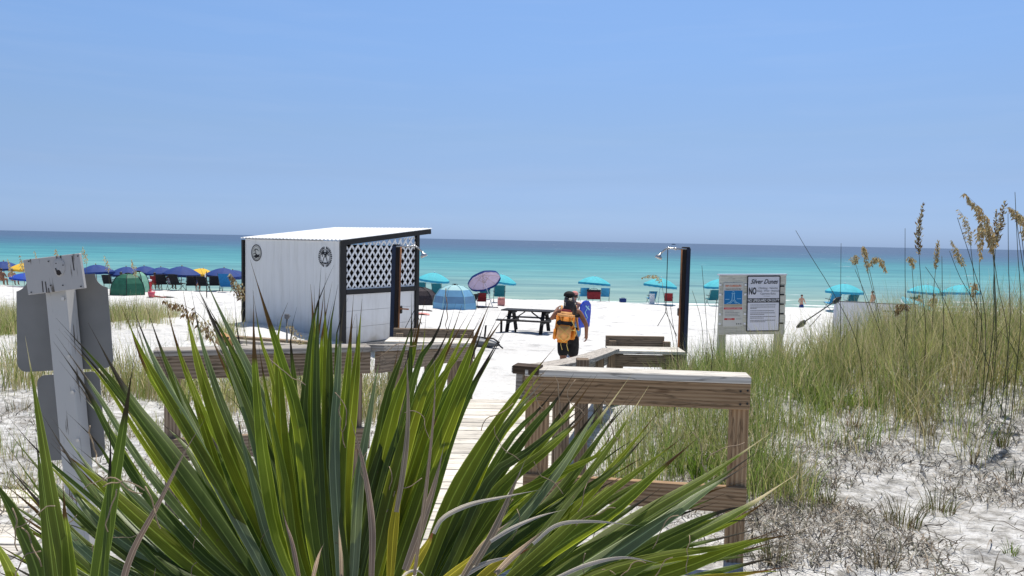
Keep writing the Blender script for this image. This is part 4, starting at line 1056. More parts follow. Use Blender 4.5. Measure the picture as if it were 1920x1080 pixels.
# ------------------------------------------------------------------ beach chairs
def make_chair(label, fabric, group, back_w=.54, back_h=.66):
    t = thing('beach_chair', label, 'chair', (0, 0, 0), group=group)
    def panel(p0, p1, w, th, nm):
        MB().beam(p0, p1, w, th, (0, -.5, .8)).build(nm, fabric, t, bevel=.01)
    panel((0, -.12, .36), (0, -.12 - back_h * .5, .36 + back_h * .88), back_w, .03, 'backrest')
    panel((0, -.10, .35), (0, .40, .42), back_w, .03, 'seat')
    if fabric is M['black_fabric'] or fabric is M['teal_fabric']:
        panel((0, -.17 - back_h * .43, .36 + back_h * .76), (0, -.17 - back_h * .5, .36 + back_h * .90), back_w * .8, .06, 'headrest')
    for s_ in (-1, 1):
        x = s_ * (back_w / 2 + .02)
        MB().tube([(x, .42, .0), (x, -.05, .40), (x, -.12 - back_h * .5, .38 + back_h * .88)], .013, 6).build('leg', M['black_metal'], t)
        MB().tube([(x, -.45, .0), (x, .40, .42)], .013, 6).build('leg', M['black_metal'], t)
        MB().beam((x, -.28, .60), (x, .22, .62), .05, .025).build('armrest', M['black_metal'], t)
    return t
def put_chairs(proto, lst):
    for i, (px, d, rz, lb, s_) in enumerate(lst):
        o = place(proto, i == 0, on_ground(px, d), rz, lb, None, s_)
GB = 'black folding chairs under the navy umbrellas'
bc = make_chair('x', M['black_fabric'], GB)
put_chairs(bc, [(202, 51, .2, 'black folding chair right of the large sign back', 1.0), (232, 52, -.2, 'black folding chair behind the green tent top', 1.0),
                (303, 50.5, .25, 'black folding chair second right of the red cooler', 1.1), (331, 50, -.15, 'black folding chair under the wide navy umbrella', 1.15),
                (358, 50.5, .45, 'black folding chair turned sideways below the yellow umbrella', 1.05), (381, 50.2, .1, 'black folding chair beside the thin black pole', 1.05),
                (402, 50.3, .3, 'black folding chair left of the blue lounger', 1.05), (885, 41.5, .9, 'black folding chair at right edge of blue tent', .85),
                (60, 50.5, .1, 'black folding chair below the bright blue umbrella', 1.0)])
tc = make_chair('x', M['teal_fabric'], 'dark teal beach chairs')
put_chairs(tc, [(790, 50, .1, 'dark teal chair touching the shed edge', 1.1), (822, 49, -.1, 'dark teal chair under the teal umbrella by the shed', 1.1),
                (938, 47, .05, 'dark teal chair behind the salmon bag', 1.15), (911, 50, 0, 'dark teal chair under the lilac umbrella', 1.1),
                (1340, 50.5, .1, 'dark teal chair left of the notice board', 1.15), (1600, 48.5, 0, 'dark teal chair under umbrella behind the white boards', 1.1),
                (1711, 47.5, .2, 'dark teal chair near the teal hull', 1.1)])
sc_ = make_chair('x', M['sky_fabric'], 'bright blue beach chairs')
put_chairs(sc_, [(1097, 51.6, .1, 'bright blue chair left of the dark red cooler bag', 1.0), (1137, 51.6, -.05, 'bright blue chair right of the dark red cooler bag', 1.0),
                 (1566, 48.2, .1, 'bright blue chair behind the paddle tip', 1.15), (1225, 51, .1, 'pale blue chair under the umbrella by the right shower', .9)])
bl_ = make_chair('blue lounger with its tall back upright', M['blue_fabric'], None, .68, .95)
put_chairs(bl_, [(424, 49.5, .05, None, 1.0)])
rc = make_chair('x', M['red_fabric'], 'dark red beach chairs')
put_chairs(rc, [(905, 43.0, .1, 'dark red folding chair beneath the lilac umbrella', .85), (1257, 49.3, -.2, 'dark red folding chair beside right shower post', .9),
                (292, 50.8, .2, 'dark red folding chair right of the drink cooler', 1.0)])

# cooler bag, coolers, bags, towels
def bag(name, label, cat, loc, sz, mat, lidmat, rz=0.0):
    t = thing(name, label, cat, loc)
    MB().box(loc + Vector((0, 0, sz[2] * .42)), (sz[0], sz[1], sz[2] * .84), rz).build('body', mat, t, bevel=.05 * min(1, sz[0] * 2))
    MB().box(loc + Vector((0, 0, sz[2] * .92)), (sz[0] * 1.02, sz[1] * 1.02, sz[2] * .16), rz).build('lid', lidmat, t, bevel=.02)
    x = sz[0] * .3
    MB().tube([loc + Vector((-x, 0, sz[2])), loc + Vector((-x * .7, 0, sz[2] * 1.14)), loc + Vector((x * .7, 0, sz[2] * 1.14)), loc + Vector((x, 0, sz[2]))], .015, 6).build('handle', M['black_metal'], t)
    return t
bag('cooler_bag', 'dark red cooler bag with black top between blue chairs', 'cooler', on_ground(1116, 51.0) + Vector((0, 0, .18)), (.86, .5, .62), M['red_fabric'], M['black_fabric'])
bag('drink_cooler', 'red drink cooler with white top right of green tent', 'cooler', on_ground(275, 48.5), (.42, .42, .78), M['red_plastic'], M['white_plastic'])
bag('beach_bag', 'salmon pink bag standing on sand right of the chairs', 'bag', on_ground(942, 44.8), (.40, .28, .46), M['pink_cloth'], M['pink_cloth'], .2)
bag('navy_bag', 'navy bag on the sand between teal umbrellas', 'bag', on_ground(1171, 51.2), (.42, .3, .26), M['navy'], M['navy'], .3)
bag('white_cooler', 'white tall cooler under umbrella by right shower', 'cooler', on_ground(1226, 50.0), (.30, .3, .72), M['white_plastic'], M['white_plastic'])
b = on_ground(283, 43.5)
t = thing('bucket', 'pink bucket on the sand in front of the green tent', 'bucket', b)
MB().tube([b, b + Vector((0, 0, .32))], [.14, .20], 16).build('pail', M['pink'], t, True)
MB().tube([b + Vector((.2 * math.cos(a), 0, .32 + .14 * math.sin(a))) for a in np.linspace(0, math.pi, 9)], .012, 5).build('handle', M['pink'], t)
def towel(label, px, d, sx_, sy, mat, rz):
    b = on_ground(px, d)
    vs, fs = [], []
    n, m_ = 14, 8
    for j in range(m_ + 1):
        for i in range(n + 1):
            lx, ly = (i / n - .5) * sx_, (j / m_ - .5) * sy
            x = b.x + lx * math.cos(rz) - ly * math.sin(rz); y = b.y + lx * math.sin(rz) + ly * math.cos(rz)
            vs.append((x, y, float(zt(x, y)) + .04 + .05 * mnoise.noise((x * 3, y * 3, 1))))
    for j in range(m_):
        for i in range(n): fs.append((j * (n + 1) + i, j * (n + 1) + i + 1, (j + 1) * (n + 1) + i + 1, (j + 1) * (n + 1) + i))
    o = MB().add(vs, fs).build('towel', mat, None, True); md = o.modifiers.new('t', 'SOLIDIFY'); md.thickness = .02
    return tag(o, label, 'towel')
towel('rumpled red towel right of the pink bucket', 297, 44.0, .75, .5, M['red_fabric'], .1)
towel('rumpled navy towel right of the red towel', 313, 44.2, .6, .4, M['black_fabric'], -.1)
towel('dark towel on the sand behind the lilac umbrella pole', 914, 42.5, 1.3, .5, M['brown_cloth'], .1)
towel('brown rumpled towel at the shed\'s right corner', 792, 38.5, 1.0, .9, M['brown_cloth'], .2)
towel('salmon towel behind the shed\'s right corner', 787, 36.0, 1.0, .7, M['pink_cloth'], .1)
b = on_ground(387, 44.5)
t = thing('marker_pole', 'thin black pole standing alone left of the shed', 'pole', b)
MB().tube([b - Vector((0, 0, .2)), P(387, 509, 44.5)], .028, 8).build('shaft', M['black_metal'], t, True)
MB().beam(P(385.2, 513, 44.5), P(385.2, 520, 44.5), .02, .07, (1, 0, 0)).build('tape', M['white_plastic'], t)

# ------------------------------------------------------------------ tents
def dome_tent(name, label, loc, rx, ry, h, n, mats, rot=0.0, window=True):
    t = thing(name, label, 'tent', loc)
    prof = [(1.0, 0), (.985, .28), (.90, .55), (.70, .80), (.42, .94), (.10, 1.0)]
    cr = []
    for k in range(n):
        a = 2 * math.pi * k / n + rot
        cr.append([loc + Vector((rx * r * math.cos(a), ry * r * math.sin(a), h * z)) for r, z in prof])
    for k in range(n):
        A, B = cr[k], cr[(k + 1) % n]
        vs = A + B; m_ = len(prof)
        fs = [(i, m_ + i, m_ + i + 1, i + 1) for i in range(m_ - 1)]
        mb = MB()
        for i, f in enumerate(fs):
            mb.add([vs[j] for j in f], [(0, 1, 2, 3)], None, 0 if i < 1 else (1 if (i < 2 and window) else (0 if i < 3 else 2)))
        mb.build('panel', mats, t)
        ctr = loc + Vector((0, 0, h * .4))
        MB().tube([ctr + (p - ctr) * 1.012 for p in A], .018, 6).build('rib', M['tent_pale'] if window else M['black_metal'], t, True)
    MB().add([loc + Vector((rx * .985 * math.cos(2 * math.pi * k / n + rot), ry * .985 * math.sin(2 * math.pi * k / n + rot), .02)) for k in range(n)], [tuple(range(n))]).build('floor', mats[0], t)
    MB().ellipsoid(loc + Vector((0, 0, h)), (.16, .16, .05), 10, 6).build('hub', M['black_fabric'], t, True)
    return t
dome_tent('dome_tent', 'light blue dome tent on sand right of the shed', on_ground(854, 40.5), 1.12, 1.0, 1.30, 6, [M['tent_blue'], M['tent_mesh'], M['tent_pale']], math.radians(-58))
dome_tent('dome_tent', 'dark green dome tent on sand right of the sign post', on_ground(239, 45.0), .95, .9, 1.24, 5, [M['green_cloth'], M['green_cloth'], M['green_cloth']], math.radians(-70), False)
dome_tent('dome_tent', 'pale green tent just behind the dark green tent', on_ground(258, 47.5), .62, .7, 1.28, 5, [M['pale_green'], M['pale_green'], M['pale_green']], math.radians(-40), False)
dome_tent('dome_tent', 'dark brown low tent behind the shed\'s right corner', on_ground(785, 43.0), 1.15, .9, .95, 6, [M['brown_cloth'], M['brown_cloth'], M['brown_cloth']], .3, False)

# ------------------------------------------------------------------ picnic table
def picnic_table():
    a, c = on_ground(958, 28.3), on_ground(1030, 27.2)
    loc = (a + c) / 2; loc.z = float(zt(loc.x, loc.y))
    t = thing('picnic_table', 'black wooden picnic table standing alone on the white sand', 'table', loc)
    ax = Vector((a - c).to_2d().to_3d()).normalized(); ax = Vector((math.cos(math.radians(-16)), math.sin(math.radians(-16)), 0)); ay = Vector((-ax.y, ax.x, 0)); az = Vector((0, 0, 1))
    q = lambda x, y, z: loc + ax * x + ay * y + az * z
    for k in range(5): MB().beam(q(-.92, -.30 + k * .15, .78), q(.92, -.30 + k * .15, .78), .14, .04).build('top_plank', M['black_wood'], t, bevel=.004)
    for s_ in (-1, 1):
        for k in range(2): MB().beam(q(-.98, s_ * (.60 + k * .15), .46), q(.98, s_ * (.60 + k * .15), .46), .14, .04).build('bench_plank', M['black_wood'], t, bevel=.004)
    for x in (-.62, .62):
        for s_ in (-1, 1): MB().beam(q(x, s_ * .62, 0), q(x, s_ * .22, .76), .04, .13, ax).build('leg', M['black_wood'], t)
        MB().beam(q(x + .045, -.78, .40), q(x + .045, .78, .40), .04, .13).build('cross_beam', M['black_wood'], t)
        MB().beam(q(x + .09, -.34, .71), q(x + .09, .34, .71), .04, .09).build('top_beam', M['black_wood'], t)
        MB().beam(q(x * .9, 0, .42), q(x * .2, 0, .72), .035, .08, ay).build('brace', M['black_wood'], t)
    # the two short stools of the near bench
    return t
picnic_table()
b = on_ground(944, 27.2)
t = thing('wooden_stool', 'low black wooden bench at left end of picnic table', 'bench', b)
for k in range(2): MB().beam(b + Vector((-.16, -.08 + k * .16, .44)), b + Vector((.62, -.10 + k * .16, .44)), .14, .04).build('plank', M['black_wood'], t)
for x in (-.02, .48):
    for y in (-.1, .1): MB().beam(b + Vector((x, y, -.05)), b + Vector((x, y * .8, .42)), .08, .05, (0, 1, 0)).build('leg', M['black_wood'], t)

# ------------------------------------------------------------------ white boards, paddle, teal hull
def a_board(label, px0, px1, ytop, d, rz, printed):
    a, c = P(px0, ytop, d), P(px1, ytop, d - .25)
    base = Vector(((a.x + c.x) / 2, d, float(zt((a.x + c.x) / 2, d))))
    t = thing('folding_board', label, 'sign board', base)
    w = (c - a).length; dirv = (c - a).normalized(); n_ = Vector((-dirv.y, dirv.x, 0)).normalized()
    topz = (a.z + c.z) / 2
    g = base.z
    for s_ in (-1, 1):
        tl, tr_ = Vector((a.x, a.y, topz)) + n_ * (.02 * s_), Vector((c.x, c.y, topz)) + n_ * (.02 * s_)
        bl2, br = Vector((a.x, a.y, g)) + n_ * (.34 * s_), Vector((c.x, c.y, g)) + n_ * (.34 * s_)
        o = MB().prism([tl, tr_, br, bl2], n_ * .025 * s_).build('panel', M['white_panel'], t)
        if s_ == -1 and printed:
            ln = MB(); rr = random.Random(9)
            for k in range(5):
                f = .14 + k * .12; x = .12
                while x < .72:
                    wd = rr.uniform(.04, .12)
                    p4 = []
                    for fx, ff in ((x, f), (x + wd, f), (x + wd, f + .035), (x, f + .035)):
                        p4.append(tl.lerp(tr_, fx).lerp(bl2.lerp(br, fx), ff) - n_ * .03)
                    ln.add(p4, [(0, 1, 2, 3)]); x += wd + .025
            ln.build('print', M['ink_grey'], o)
    MB().beam(Vector((a.x, a.y, topz + .015)), Vector((c.x, c.y, topz + .015)), .07, .03).build('top_edge', M['ink_grey'], t)
    for s_ in (-1, 1):
        MB().beam(Vector((a.x, a.y, topz)) - dirv * .03, Vector((a.x, a.y, g)) + n_ * (.33 * s_) - dirv * .03, .05, .05, n_).build('edge_strip', M['plate_white'], t)
    MB().beam(Vector((a.x, a.y, g + .3)) + n_ * .23, Vector((a.x, a.y, g + .3)) - n_ * .23, .02, .03).build('hinge_stay', M['black_metal'], t)
    return t
a_board('blank white folding board with a paddle leaning on it', 1568, 1640, 567, 25.5, 0, False)
a_board('white folding board with lines of print behind grass', 1645, 1722, 571, 25.0, 0, True)
def paddle():
    a, c = P(1576, 558, 25.0), P(1494, 613, 23.5)
    g = float(zt(c.x, c.y)); c.z = max(g + .02, c.z)
    t = thing('paddle', 'dark double bladed paddle leaning against the white board', 'paddle', c)
    MB().tube([a, c], .02, 8).build('shaft', M['black_metal'], t, True)
    dv = (c - a).normalized()
    for e, s_ in ((a, 1), (c, -1)):
        pts = [e - dv * s_ * .04, e + dv * s_ * .1, e + dv * s_ * .25, e + dv * s_ * .42, e + dv * s_ * .48]
        mb = MB(); vs = []
        n_ = dv.cross(Vector((0, 1, 0))).normalized()
        for p, w in zip(pts, (.02, .065, .09, .07, .02)): vs += [p + n_ * w + Vector((0, -.012, 0)), p + Vector((0, -.03, 0)), p - n_ * w + Vector((0, -.012, 0))]
        fs = []
        for i in range(4): fs += [(3 * i, 3 * i + 1, 3 * i + 4, 3 * i + 3), (3 * i + 1, 3 * i + 2, 3 * i + 5, 3 * i + 4)]
        o = mb.add(vs, fs).build('blade', M['black_metal'], t, True); sm = o.modifiers.new('t', 'SOLIDIFY'); sm.thickness = .015
    MB().tube([a.lerp(c, .55) + Vector((.12, 0, -.02)), c + Vector((.35, -.1, .02))], .012, 6).build('leash', M['black_metal'], t)
paddle()
def hull():
    a, c = P(1692, 563, 27.0), P(1752, 590, 24.6)
    c.z = max(c.z, float(zt(c.x, c.y)) + .1)
    t = thing('teal_kayak', 'teal and white kayak end sticking up from the dune grass', 'kayak', ((a + c) / 2))
    mb = MB(); n = 12; dv = (c - a); sd = dv.cross(Vector((0, 0, 1))).normalized(); uu = sd.cross(dv).normalized()
    rows = 12; vs, fs = [], []
    for i in range(rows + 1):
        f = i / rows; w = .30 * math.sin(math.pi * min(.98, max(.02, f))) ** .7; h = .16 * math.sin(math.pi * min(.98, max(.02, f))) ** .6
        for k in range(n):
            an = 2 * math.pi * k / n
            vs.append(a + dv * f + sd * (w * math.cos(an)) + uu * (h * math.sin(an) + .10 * (2 * f - 1) ** 2))
    for i in range(rows):
        for k in range(n):
            k2 = (k + 1) % n; fs.append((i * n + k, i * n + k2, (i + 1) * n + k2, (i + 1) * n + k))
    mb.add(vs, fs).build('hull', M['kayak_teal'], t, True)
    MB().tube([a + dv * f + sd * (.31 * math.sin(math.pi * f) ** .7) + uu * .03 for f in np.linspace(.05, .95, 10)], .02, 6).build('rub_rail', M['white_plastic'], t, True)
    MB().tube([a + dv * f - sd * (.31 * math.sin(math.pi * f) ** .7) + uu * .03 for f in np.linspace(.05, .95, 10)], .02, 6).build('rub_rail', M['white_plastic'], t, True)
hull()

# far boat
b = Vector((P(1263, 455, 2600).x, 2600, 0))
t = thing('far_boat', 'tiny boat far out on the horizon above the shower', 'boat', b)
MB().prism([b + Vector((-7, 0, 2.0)), b + Vector((8, 0, 2.4)), b + Vector((5, 0, -.3)), b + Vector((-6, 0, -.3))], (0, 3, 0)).build('hull', M['ink_grey'], t)
MB().box(b + Vector((-1, 1.5, 3.6)), (5, 2.4, 3.0)).build('cabin', M['white_plastic'], t)

# ------------------------------------------------------------------ people
def skin_mesh(name, verts, edges, radii, mat, parent, root=0, sub=2, loc=None):
    me = bpy.data.meshes.new(name); me.from_pydata(verts, edges, []); me.update()
    o = bpy.data.objects.new(name, me); C.objects.link(o)
    md = o.modifiers.new('skin', 'SKIN'); md.use_smooth_shade = True
    lay = me.skin_vertices[0].data
    for i, r in enumerate(radii):
        lay[i].radius = r if hasattr(r, '__len__') else (r, r)
        lay[i].use_root = (i == root)
    s_ = o.modifiers.new('sub', 'SUBSURF'); s_.levels = sub; s_.render_levels = sub
    dg = bpy.context.evaluated_depsgraph_get(); dg.update()
    m2 = bpy.data.meshes.new_from_object(o.evaluated_get(dg)); m2.name = name
    bpy.data.objects.remove(o); bpy.data.meshes.remove(me)
    m2.materials.clear(); m2.materials.append(mat)
    m2.polygons.foreach_set('use_smooth', [True] * len(m2.polygons))
    o = bpy.data.objects.new(name, m2); C.objects.link(o); o.parent = parent
    return o

def chain(V, E, R_, start, pts):
    prev = start
    for p, r in pts:
        V.append(p); R_.append(r); E.append((prev, len(V) - 1)); prev = len(V) - 1
    return prev

def hand(V, E, R_, wrist, d, side, palm):
    """palm plus five fingers of unequal length, curled"""
    d = Vector(d).normalized(); sd = Vector(side).normalized(); pn = Vector(palm).normalized()
    w = Vector(V[wrist])
    pc = chain(V, E, R_, wrist, [(tuple(w + d * .05), (.035, .018))])
    p = Vector(V[pc])
    for k, L in enumerate((.070, .078, .072, .058)):
        o = sd * (.027 - k * .018)
        chain(V, E, R_, pc, [(tuple(p + o + d * .035), .0085), (tuple(p + o + d * (.035 + L * .5) + pn * .015), .008), (tuple(p + o + d * (.03 + L * .75) + pn * .045), .006)])
    chain(V, E, R_, wrist, [(tuple(w + d * .035 + sd * .04 + pn * .012), .0095), (tuple(w + d * .07 + sd * .050 + pn * .035), .007)])

def standing(kind, label, loc, rz, skin, height=1.68, arms=None, legs=None, hair=None, short_mat=None, hair_long=False):
    k = height / 1.68
    t = thing('person', label, 'person', loc, rz)
    V, E, R_ = [(0, 0, .92)], [], [(.145, .105)]
    sp_ = chain(V, E, R_, 0, [((0, -.005, 1.02), (.125, .09)), ((0, 0, 1.12), (.120, .09)), ((0, -.01, 1.27), (.150, .105)), ((0, -.01, 1.37), (.135, .085))])
    nk = chain(V, E, R_, sp_, [((0, 0, 1.43), .05), ((0, .012, 1.49), .052), ((0, .02, 1.55), (.072, .088)), ((0, .018, 1.61), (.074, .092)), ((0, .012, 1.66), (.045, .055))])
    arms = arms or {1: [((.26, -.05, 1.09), .040), ((.25, .06, .86), .028)], -1: [((-.26, -.05, 1.09), .040), ((-.25, .06, .86), .028)]}
    for s_ in (1, -1):
        sh = chain(V, E, R_, sp_, [((s_ * .175, -.01, 1.36), .056)])
        w = chain(V, E, R_, sh, arms[s_])
        a, b_ = Vector(arms[s_][-2][0]), Vector(arms[s_][-1][0])
        hand(V, E, R_, w, b_ - a, (0, 1, 0), (-s_, 0, 0))
    legs = legs or {1: [((.10, .06, .50), .062), ((.10, -.05, .09), .040), ((.11, .09, .035), .035)], -1: [((-.10, .0, .50), .062), ((-.10, -.08, .09), .040), ((-.11, .06, .035), .035)]}
    for s_ in (1, -1):
        hp = chain(V, E, R_, 0, [((s_ * .095, 0, .84), .098)])
        chain(V, E, R_, hp, legs[s_])
    V = [tuple(Vector(v) * k) for v in V]; R_ = [tuple(np.array(r) * k) if hasattr(r, '__len__') else r * k for r in R_]
    body = skin_mesh('body', V, E, R_, skin, t)
    # face: nose and ears on the side it looks
    fc = MB(); fc.ellipsoid((0, .112 * k, 1.565 * k), (.014, .02, .022), 8, 6)
    for s_ in (1, -1): fc.ellipsoid((s_ * .078 * k, .012 * k, 1.56 * k), (.012, .022, .032), 8, 6)
    fc.build('face_features', skin, t, True, local=True)
    if short_mat:
        SV, SE, SR = [(0, 0, .97)], [], [(.140, .112)]
        q = chain(SV, SE, SR, 0, [((0, 0, .89), (.158, .122))])
        for s_ in (1, -1):
            kn_ = Vector(legs[s_][0][0]); hp_ = Vector((s_ * .095, 0, .84))
            chain(SV, SE, SR, q, [(tuple(hp_ + Vector((0, 0, -.05))), .108), (tuple(hp_.lerp(kn_, .55)), .110), (tuple(hp_.lerp(kn_, 1.12)), .098)])
        SV = [tuple(Vector(v) * k) for v in SV]; SR = [tuple(np.array(r) * k) if hasattr(r, '__len__') else r * k for r in SR]
        skin_mesh('shorts', SV, SE, SR, short_mat, t)
    if hair:
        h = MB(); h.ellipsoid((0, -.004 * k, 1.60 * k), (.088 * k, .102 * k, .088 * k), 16, 10, zmin=-.55)
        if hair_long:
            h.tube([Vector((0, -.05, 1.63)) * k, Vector((.005, -.088, 1.54)) * k, Vector((.0, -.11, 1.44)) * k, Vector((-.005, -.12, 1.33)) * k, Vector((.0, -.115, 1.24)) * k], [.06 * k, .095 * k, .10 * k, .09 * k, .03], 14)
            for q in range(9):
                x = -.08 + q * .02
                h.tube([Vector((x, -.12, 1.50)), Vector((x * 1.15, -.155, 1.38)), Vector((x * 1.2 + rnd.uniform(-.02, .02), -.14, 1.22 + rnd.uniform(-.05, .05)))], [.022, .024, .004], 6)
        h.build('hair', hair, t, True, local=True)
    return t

def backpacker():
    loc = on_ground(1070, 14.6); loc.x += .0
    arms = {1: [((.30, -.07, 1.10), .041), ((.315, .03, .885), .028)], -1: [((-.30, .02, 1.20), .039), ((-.20, .17, 1.36), .028)]}
    legs = {1: [((.10, .14, .50), .066), ((.10, .02, .10), .042), ((.11, .15, .04), .035)], -1: [((-.09, -.06, .50), .066), ((-.09, -.30, .16), .042), ((-.10, -.26, .05), .035)]}
    t = standing('walker', 'person in black cap and shorts carrying an orange backpack', loc, math.radians(3), M['skin'], 1.64, arms, legs, M['hair'], M['shorts'], True); t.scale = (1.13, 1.05, 1.0)
    L = dict(local=True)
    c = MB(); c.ellipsoid((0, .006, 1.635), (.098, .112, .080), 18, 10, zmin=-.25)
    c.ellipsoid((0, .13, 1.63), (.075, .085, .012), 12, 6); c.build('cap', M['cap'], t, True, **L)
    b_ = MB(); b_.tube([(-.07, -.088, 1.600), (0, -.112, 1.594), (.07, -.088, 1.600)], .004, 6); b_.build('cap_strap', M['ink_grey'], t, True, **L)
    tp = MB(); pts = []
    for i in range(25):
        a = 2 * math.pi * i / 24; pts.append((.168 * math.cos(a), .118 * math.sin(a) - .005, 1.255))
    tp.tube(pts, .035, 6, cap=False); tp.build('top', M['shorts'], t, True, **L)
    wb = MB(); pts = [(.152 * math.cos(2 * math.pi * i / 24), .118 * math.sin(2 * math.pi * i / 24), 1.0) for i in range(25)]
    wb.tube(pts, .022, 6, cap=False); wb.build('waistband', M['shorts'], t, True, **L)
    # backpack hung a little to the left
    def rbox(c, sz, rot, mat, nm, bev, parent):
        bm = bmesh.new(); bmesh.ops.create_cube(bm, size=1)
        for v in bm.verts:
            f = 1.0 - .16 * max(0, v.co.z) - .10 * max(0, -v.co.z)
            v.co = Vector((v.co.x * sz[0] * f, v.co.y * sz[1] * (1 if v.co.y > 0 else f), v.co.z * sz[2]))
        bmesh.ops.bevel(bm, geom=bm.edges[:], offset=bev, segments=3, affect='EDGES')
        bmesh.ops.transform(bm, matrix=Matrix.Translation(c) @ Matrix.Rotation(rot, 4, 'Y'), verts=bm.verts)
        me = bpy.data.meshes.new(nm); bm.to_mesh(me); bm.free(); me.materials.append(mat)
        me.polygons.foreach_set('use_smooth', [True] * len(me.polygons))
        o = bpy.data.objects.new(nm, me); C.objects.link(o); o.parent = parent
        return o
    r = math.radians(6)
    pk = rbox(Vector((-.10, -.235, 1.05)), (.325, .20, .57), r, M['orange'], 'backpack', .07, t)
    rbox(Vector((-.075, -.245, 1.275)), (.30, .20, .14), r, M['orange_light'], 'pack_lid', .05, pk)
    rbox(Vector((-.095, -.325, 1.14)), (.30, .05, .10), r, M['black_fabric'], 'mesh_pocket', .022, pk)
    rbox(Vector((-.115, -.335, .96)), (.25, .07, .26), r, M['orange_light'], 'front_pocket', .03, pk)
    for s_ in (1, -1): rbox(Vector((-.10 + s_ * .155, -.25, .93)), (.05, .15, .22), r, M['orange'], 'side_pocket', .02, pk)
    rbox(Vector((-.07, -.20, 1.345)), (.22, .15, .08), r, M['red_fabric'], 'top_flap', .03, pk)
    lp = MB()
    for pts in ([(-.20, -.375, 1.08), (-.11, -.385, .99), (-.20, -.375, .90), (-.12, -.37, .80)], [(-.02, -.375, 1.09), (-.11, -.39, .99), (-.03, -.375, .90), (-.11, -.37, .80)],
                [(.0, -.34, 1.20), (.06, -.34, 1.08), (.10, -.30, .95), (.06, -.28, .86)], [(-.02, -.35, 1.02), (.08, -.33, 1.0)]):
        lp.tube(pts, .007, 5)
    lp.build('cord', M['strap_yellow'], pk, True, **L)
    st = MB()
    for s_ in (1, -1):
        st.tube([(s_ * .09 - .06, -.16, 1.30), (s_ * .105 - .02, -.09, 1.42), (s_ * .12, .02, 1.43), (s_ * .13, .11, 1.32), (s_ * .15, .11, 1.15), (s_ * .16, -.08, .98)], .018, 6)
    st.build('shoulder_strap', M['orange_light'], pk, True, **L)
    for q in ((-.15, .74), (-.05, .72)):
        MB().tube([(q[0], -.30, .80), (q[0] - .01, -.31, q[1]), (q[0] + .015, -.32, q[1] - .10)], .005, 5).build('tail_strap', M['strap_yellow'], pk, True, **L)
backpacker()

def board_carrier():
    loc = on_ground(1080, 20.3)
    t = standing('carrier', 'person in pale red cap walking ahead with blue board', loc, 0, M['skin_pale'], 1.66, None, None, M['hair_brown'], M['tent_mesh'])
    c = MB(); c.ellipsoid((0, .006, 1.62), (.10, .115, .085), 16, 9, zmin=-.2); c.ellipsoid((0, .13, 1.61), (.075, .08, .012), 10, 6); c.build('cap', M['pink_cloth'], t, True, local=True)
    # the foam board under the right arm is its own thing
    p = P(1095, 588, 20.1)
    b = thing('foam_board', 'blue foam body board held upright by walking person', 'body board', p)
    a = math.radians(50); ex = Vector((math.cos(a), math.sin(a), 0)); ez = Vector((.06, 0, 1)).normalized(); ey = ex.cross(ez)
    out = [(-.24, -.36), (.24, -.36), (.25, .05), (.22, .24), (.12, .33), (0, .35), (-.12, .33), (-.22, .24), (-.25, .05)]
    MB().prism([p + ex * x + ez * z for x, z in out], ey * .055).build('deck', M['board_blue'], b, bevel=.015)
    g = MB()
    for pts in ([(-.1, -.25), (.08, -.1), (-.05, .05), (.1, .2)], [(-.05, .22), (.15, .1)]):
        g.tube([p + ex * x + ez * z + ey * .057 for x, z in pts], .02, 5)
    g.build('pattern', M['ink_sky'], b)
    MB().tube([p + ez * .1 - ey * .01, p + ez * -.1 + ex * .2 - ey * .03, p + ez * -.42 + ex * .1], .007, 5).build('leash', M['black_metal'], b)
board_carrier()
standing('wader', 'bare chested man in dark trunks standing at the water', on_ground(1508, 59.0), math.pi + .3, M['skin_pale'], 1.68,
         {1: [((.27, .0, 1.12), .042), ((.20, .18, 1.05), .03)], -1: [((-.27, .0, 1.12), .042), ((-.20, .18, 1.05), .03)]}, None, M['hair'], M['navy'])
standing('wader', 'pale person bending behind the blank white board', on_ground(1641, 55.5), .6, M['skin_pale'], 1.66, None, None, M['hair_brown'], M['plate_white'])

def seated(label, px, d, rz, skin, shirt, hair, seat=.33):
    t = thing('person', label, 'person', on_ground(px, d), rz)
    V, E, R_ = [(0, 0, seat + .10)], [], [(.15, .12)]
    s5 = chain(V, E, R_, 0, [((0, -.05, seat + .25), (.13, .10)), ((0, -.10, seat + .42), (.155, .11)), ((0, -.11, seat + .52), (.13, .085))])
    chain(V, E, R_, s5, [((0, -.10, seat + .58), .05), ((0, -.09, seat + .70), (.075, .09)), ((0, -.09, seat + .80), (.05, .06))])
    for s_ in (1, -1):
        chain(V, E, R_, s5, [((s_ * .18, -.10, seat + .51), .055), ((s_ * .26, -.02, seat + .28), .04), ((s_ * .2, .2, seat + .26), .03), ((s_ * .19, .28, seat + .25), .03)])
        chain(V, E, R_, 0, [((s_ * .10, .05, seat + .08), .09), ((s_ * .11, .46, seat + .12), .06), ((s_ * .11, .52, .08), .04), ((s_ * .11, .64, .04), .035)])
    skin_mesh('body', V, E, R_, skin, t, 0, 1)
    sh = skin_mesh('shirt', [(0, 0, seat + .08), (0, -.05, seat + .25), (0, -.10, seat + .42), (0, -.11, seat + .51)], [(0, 1), (1, 2), (2, 3)], [(.165, .135), (.15, .12), (.175, .13), (.14, .09)], shirt, t, 0, 1)
    MB().ellipsoid((0, -.10, seat + .745), (.092, .11, .10), 12, 8, zmin=-.5).build('hair', hair, t, True, local=True)
    return t
seated('seated person with bare brown shoulders at far left edge', 2, 50.0, .2, M['skin'], M['skin'], M['hair_brown'])
seated('seated dark haired person behind the green tent top', 228, 51.2, -.2, M['skin'], M['brown_cloth'], M['hair'])
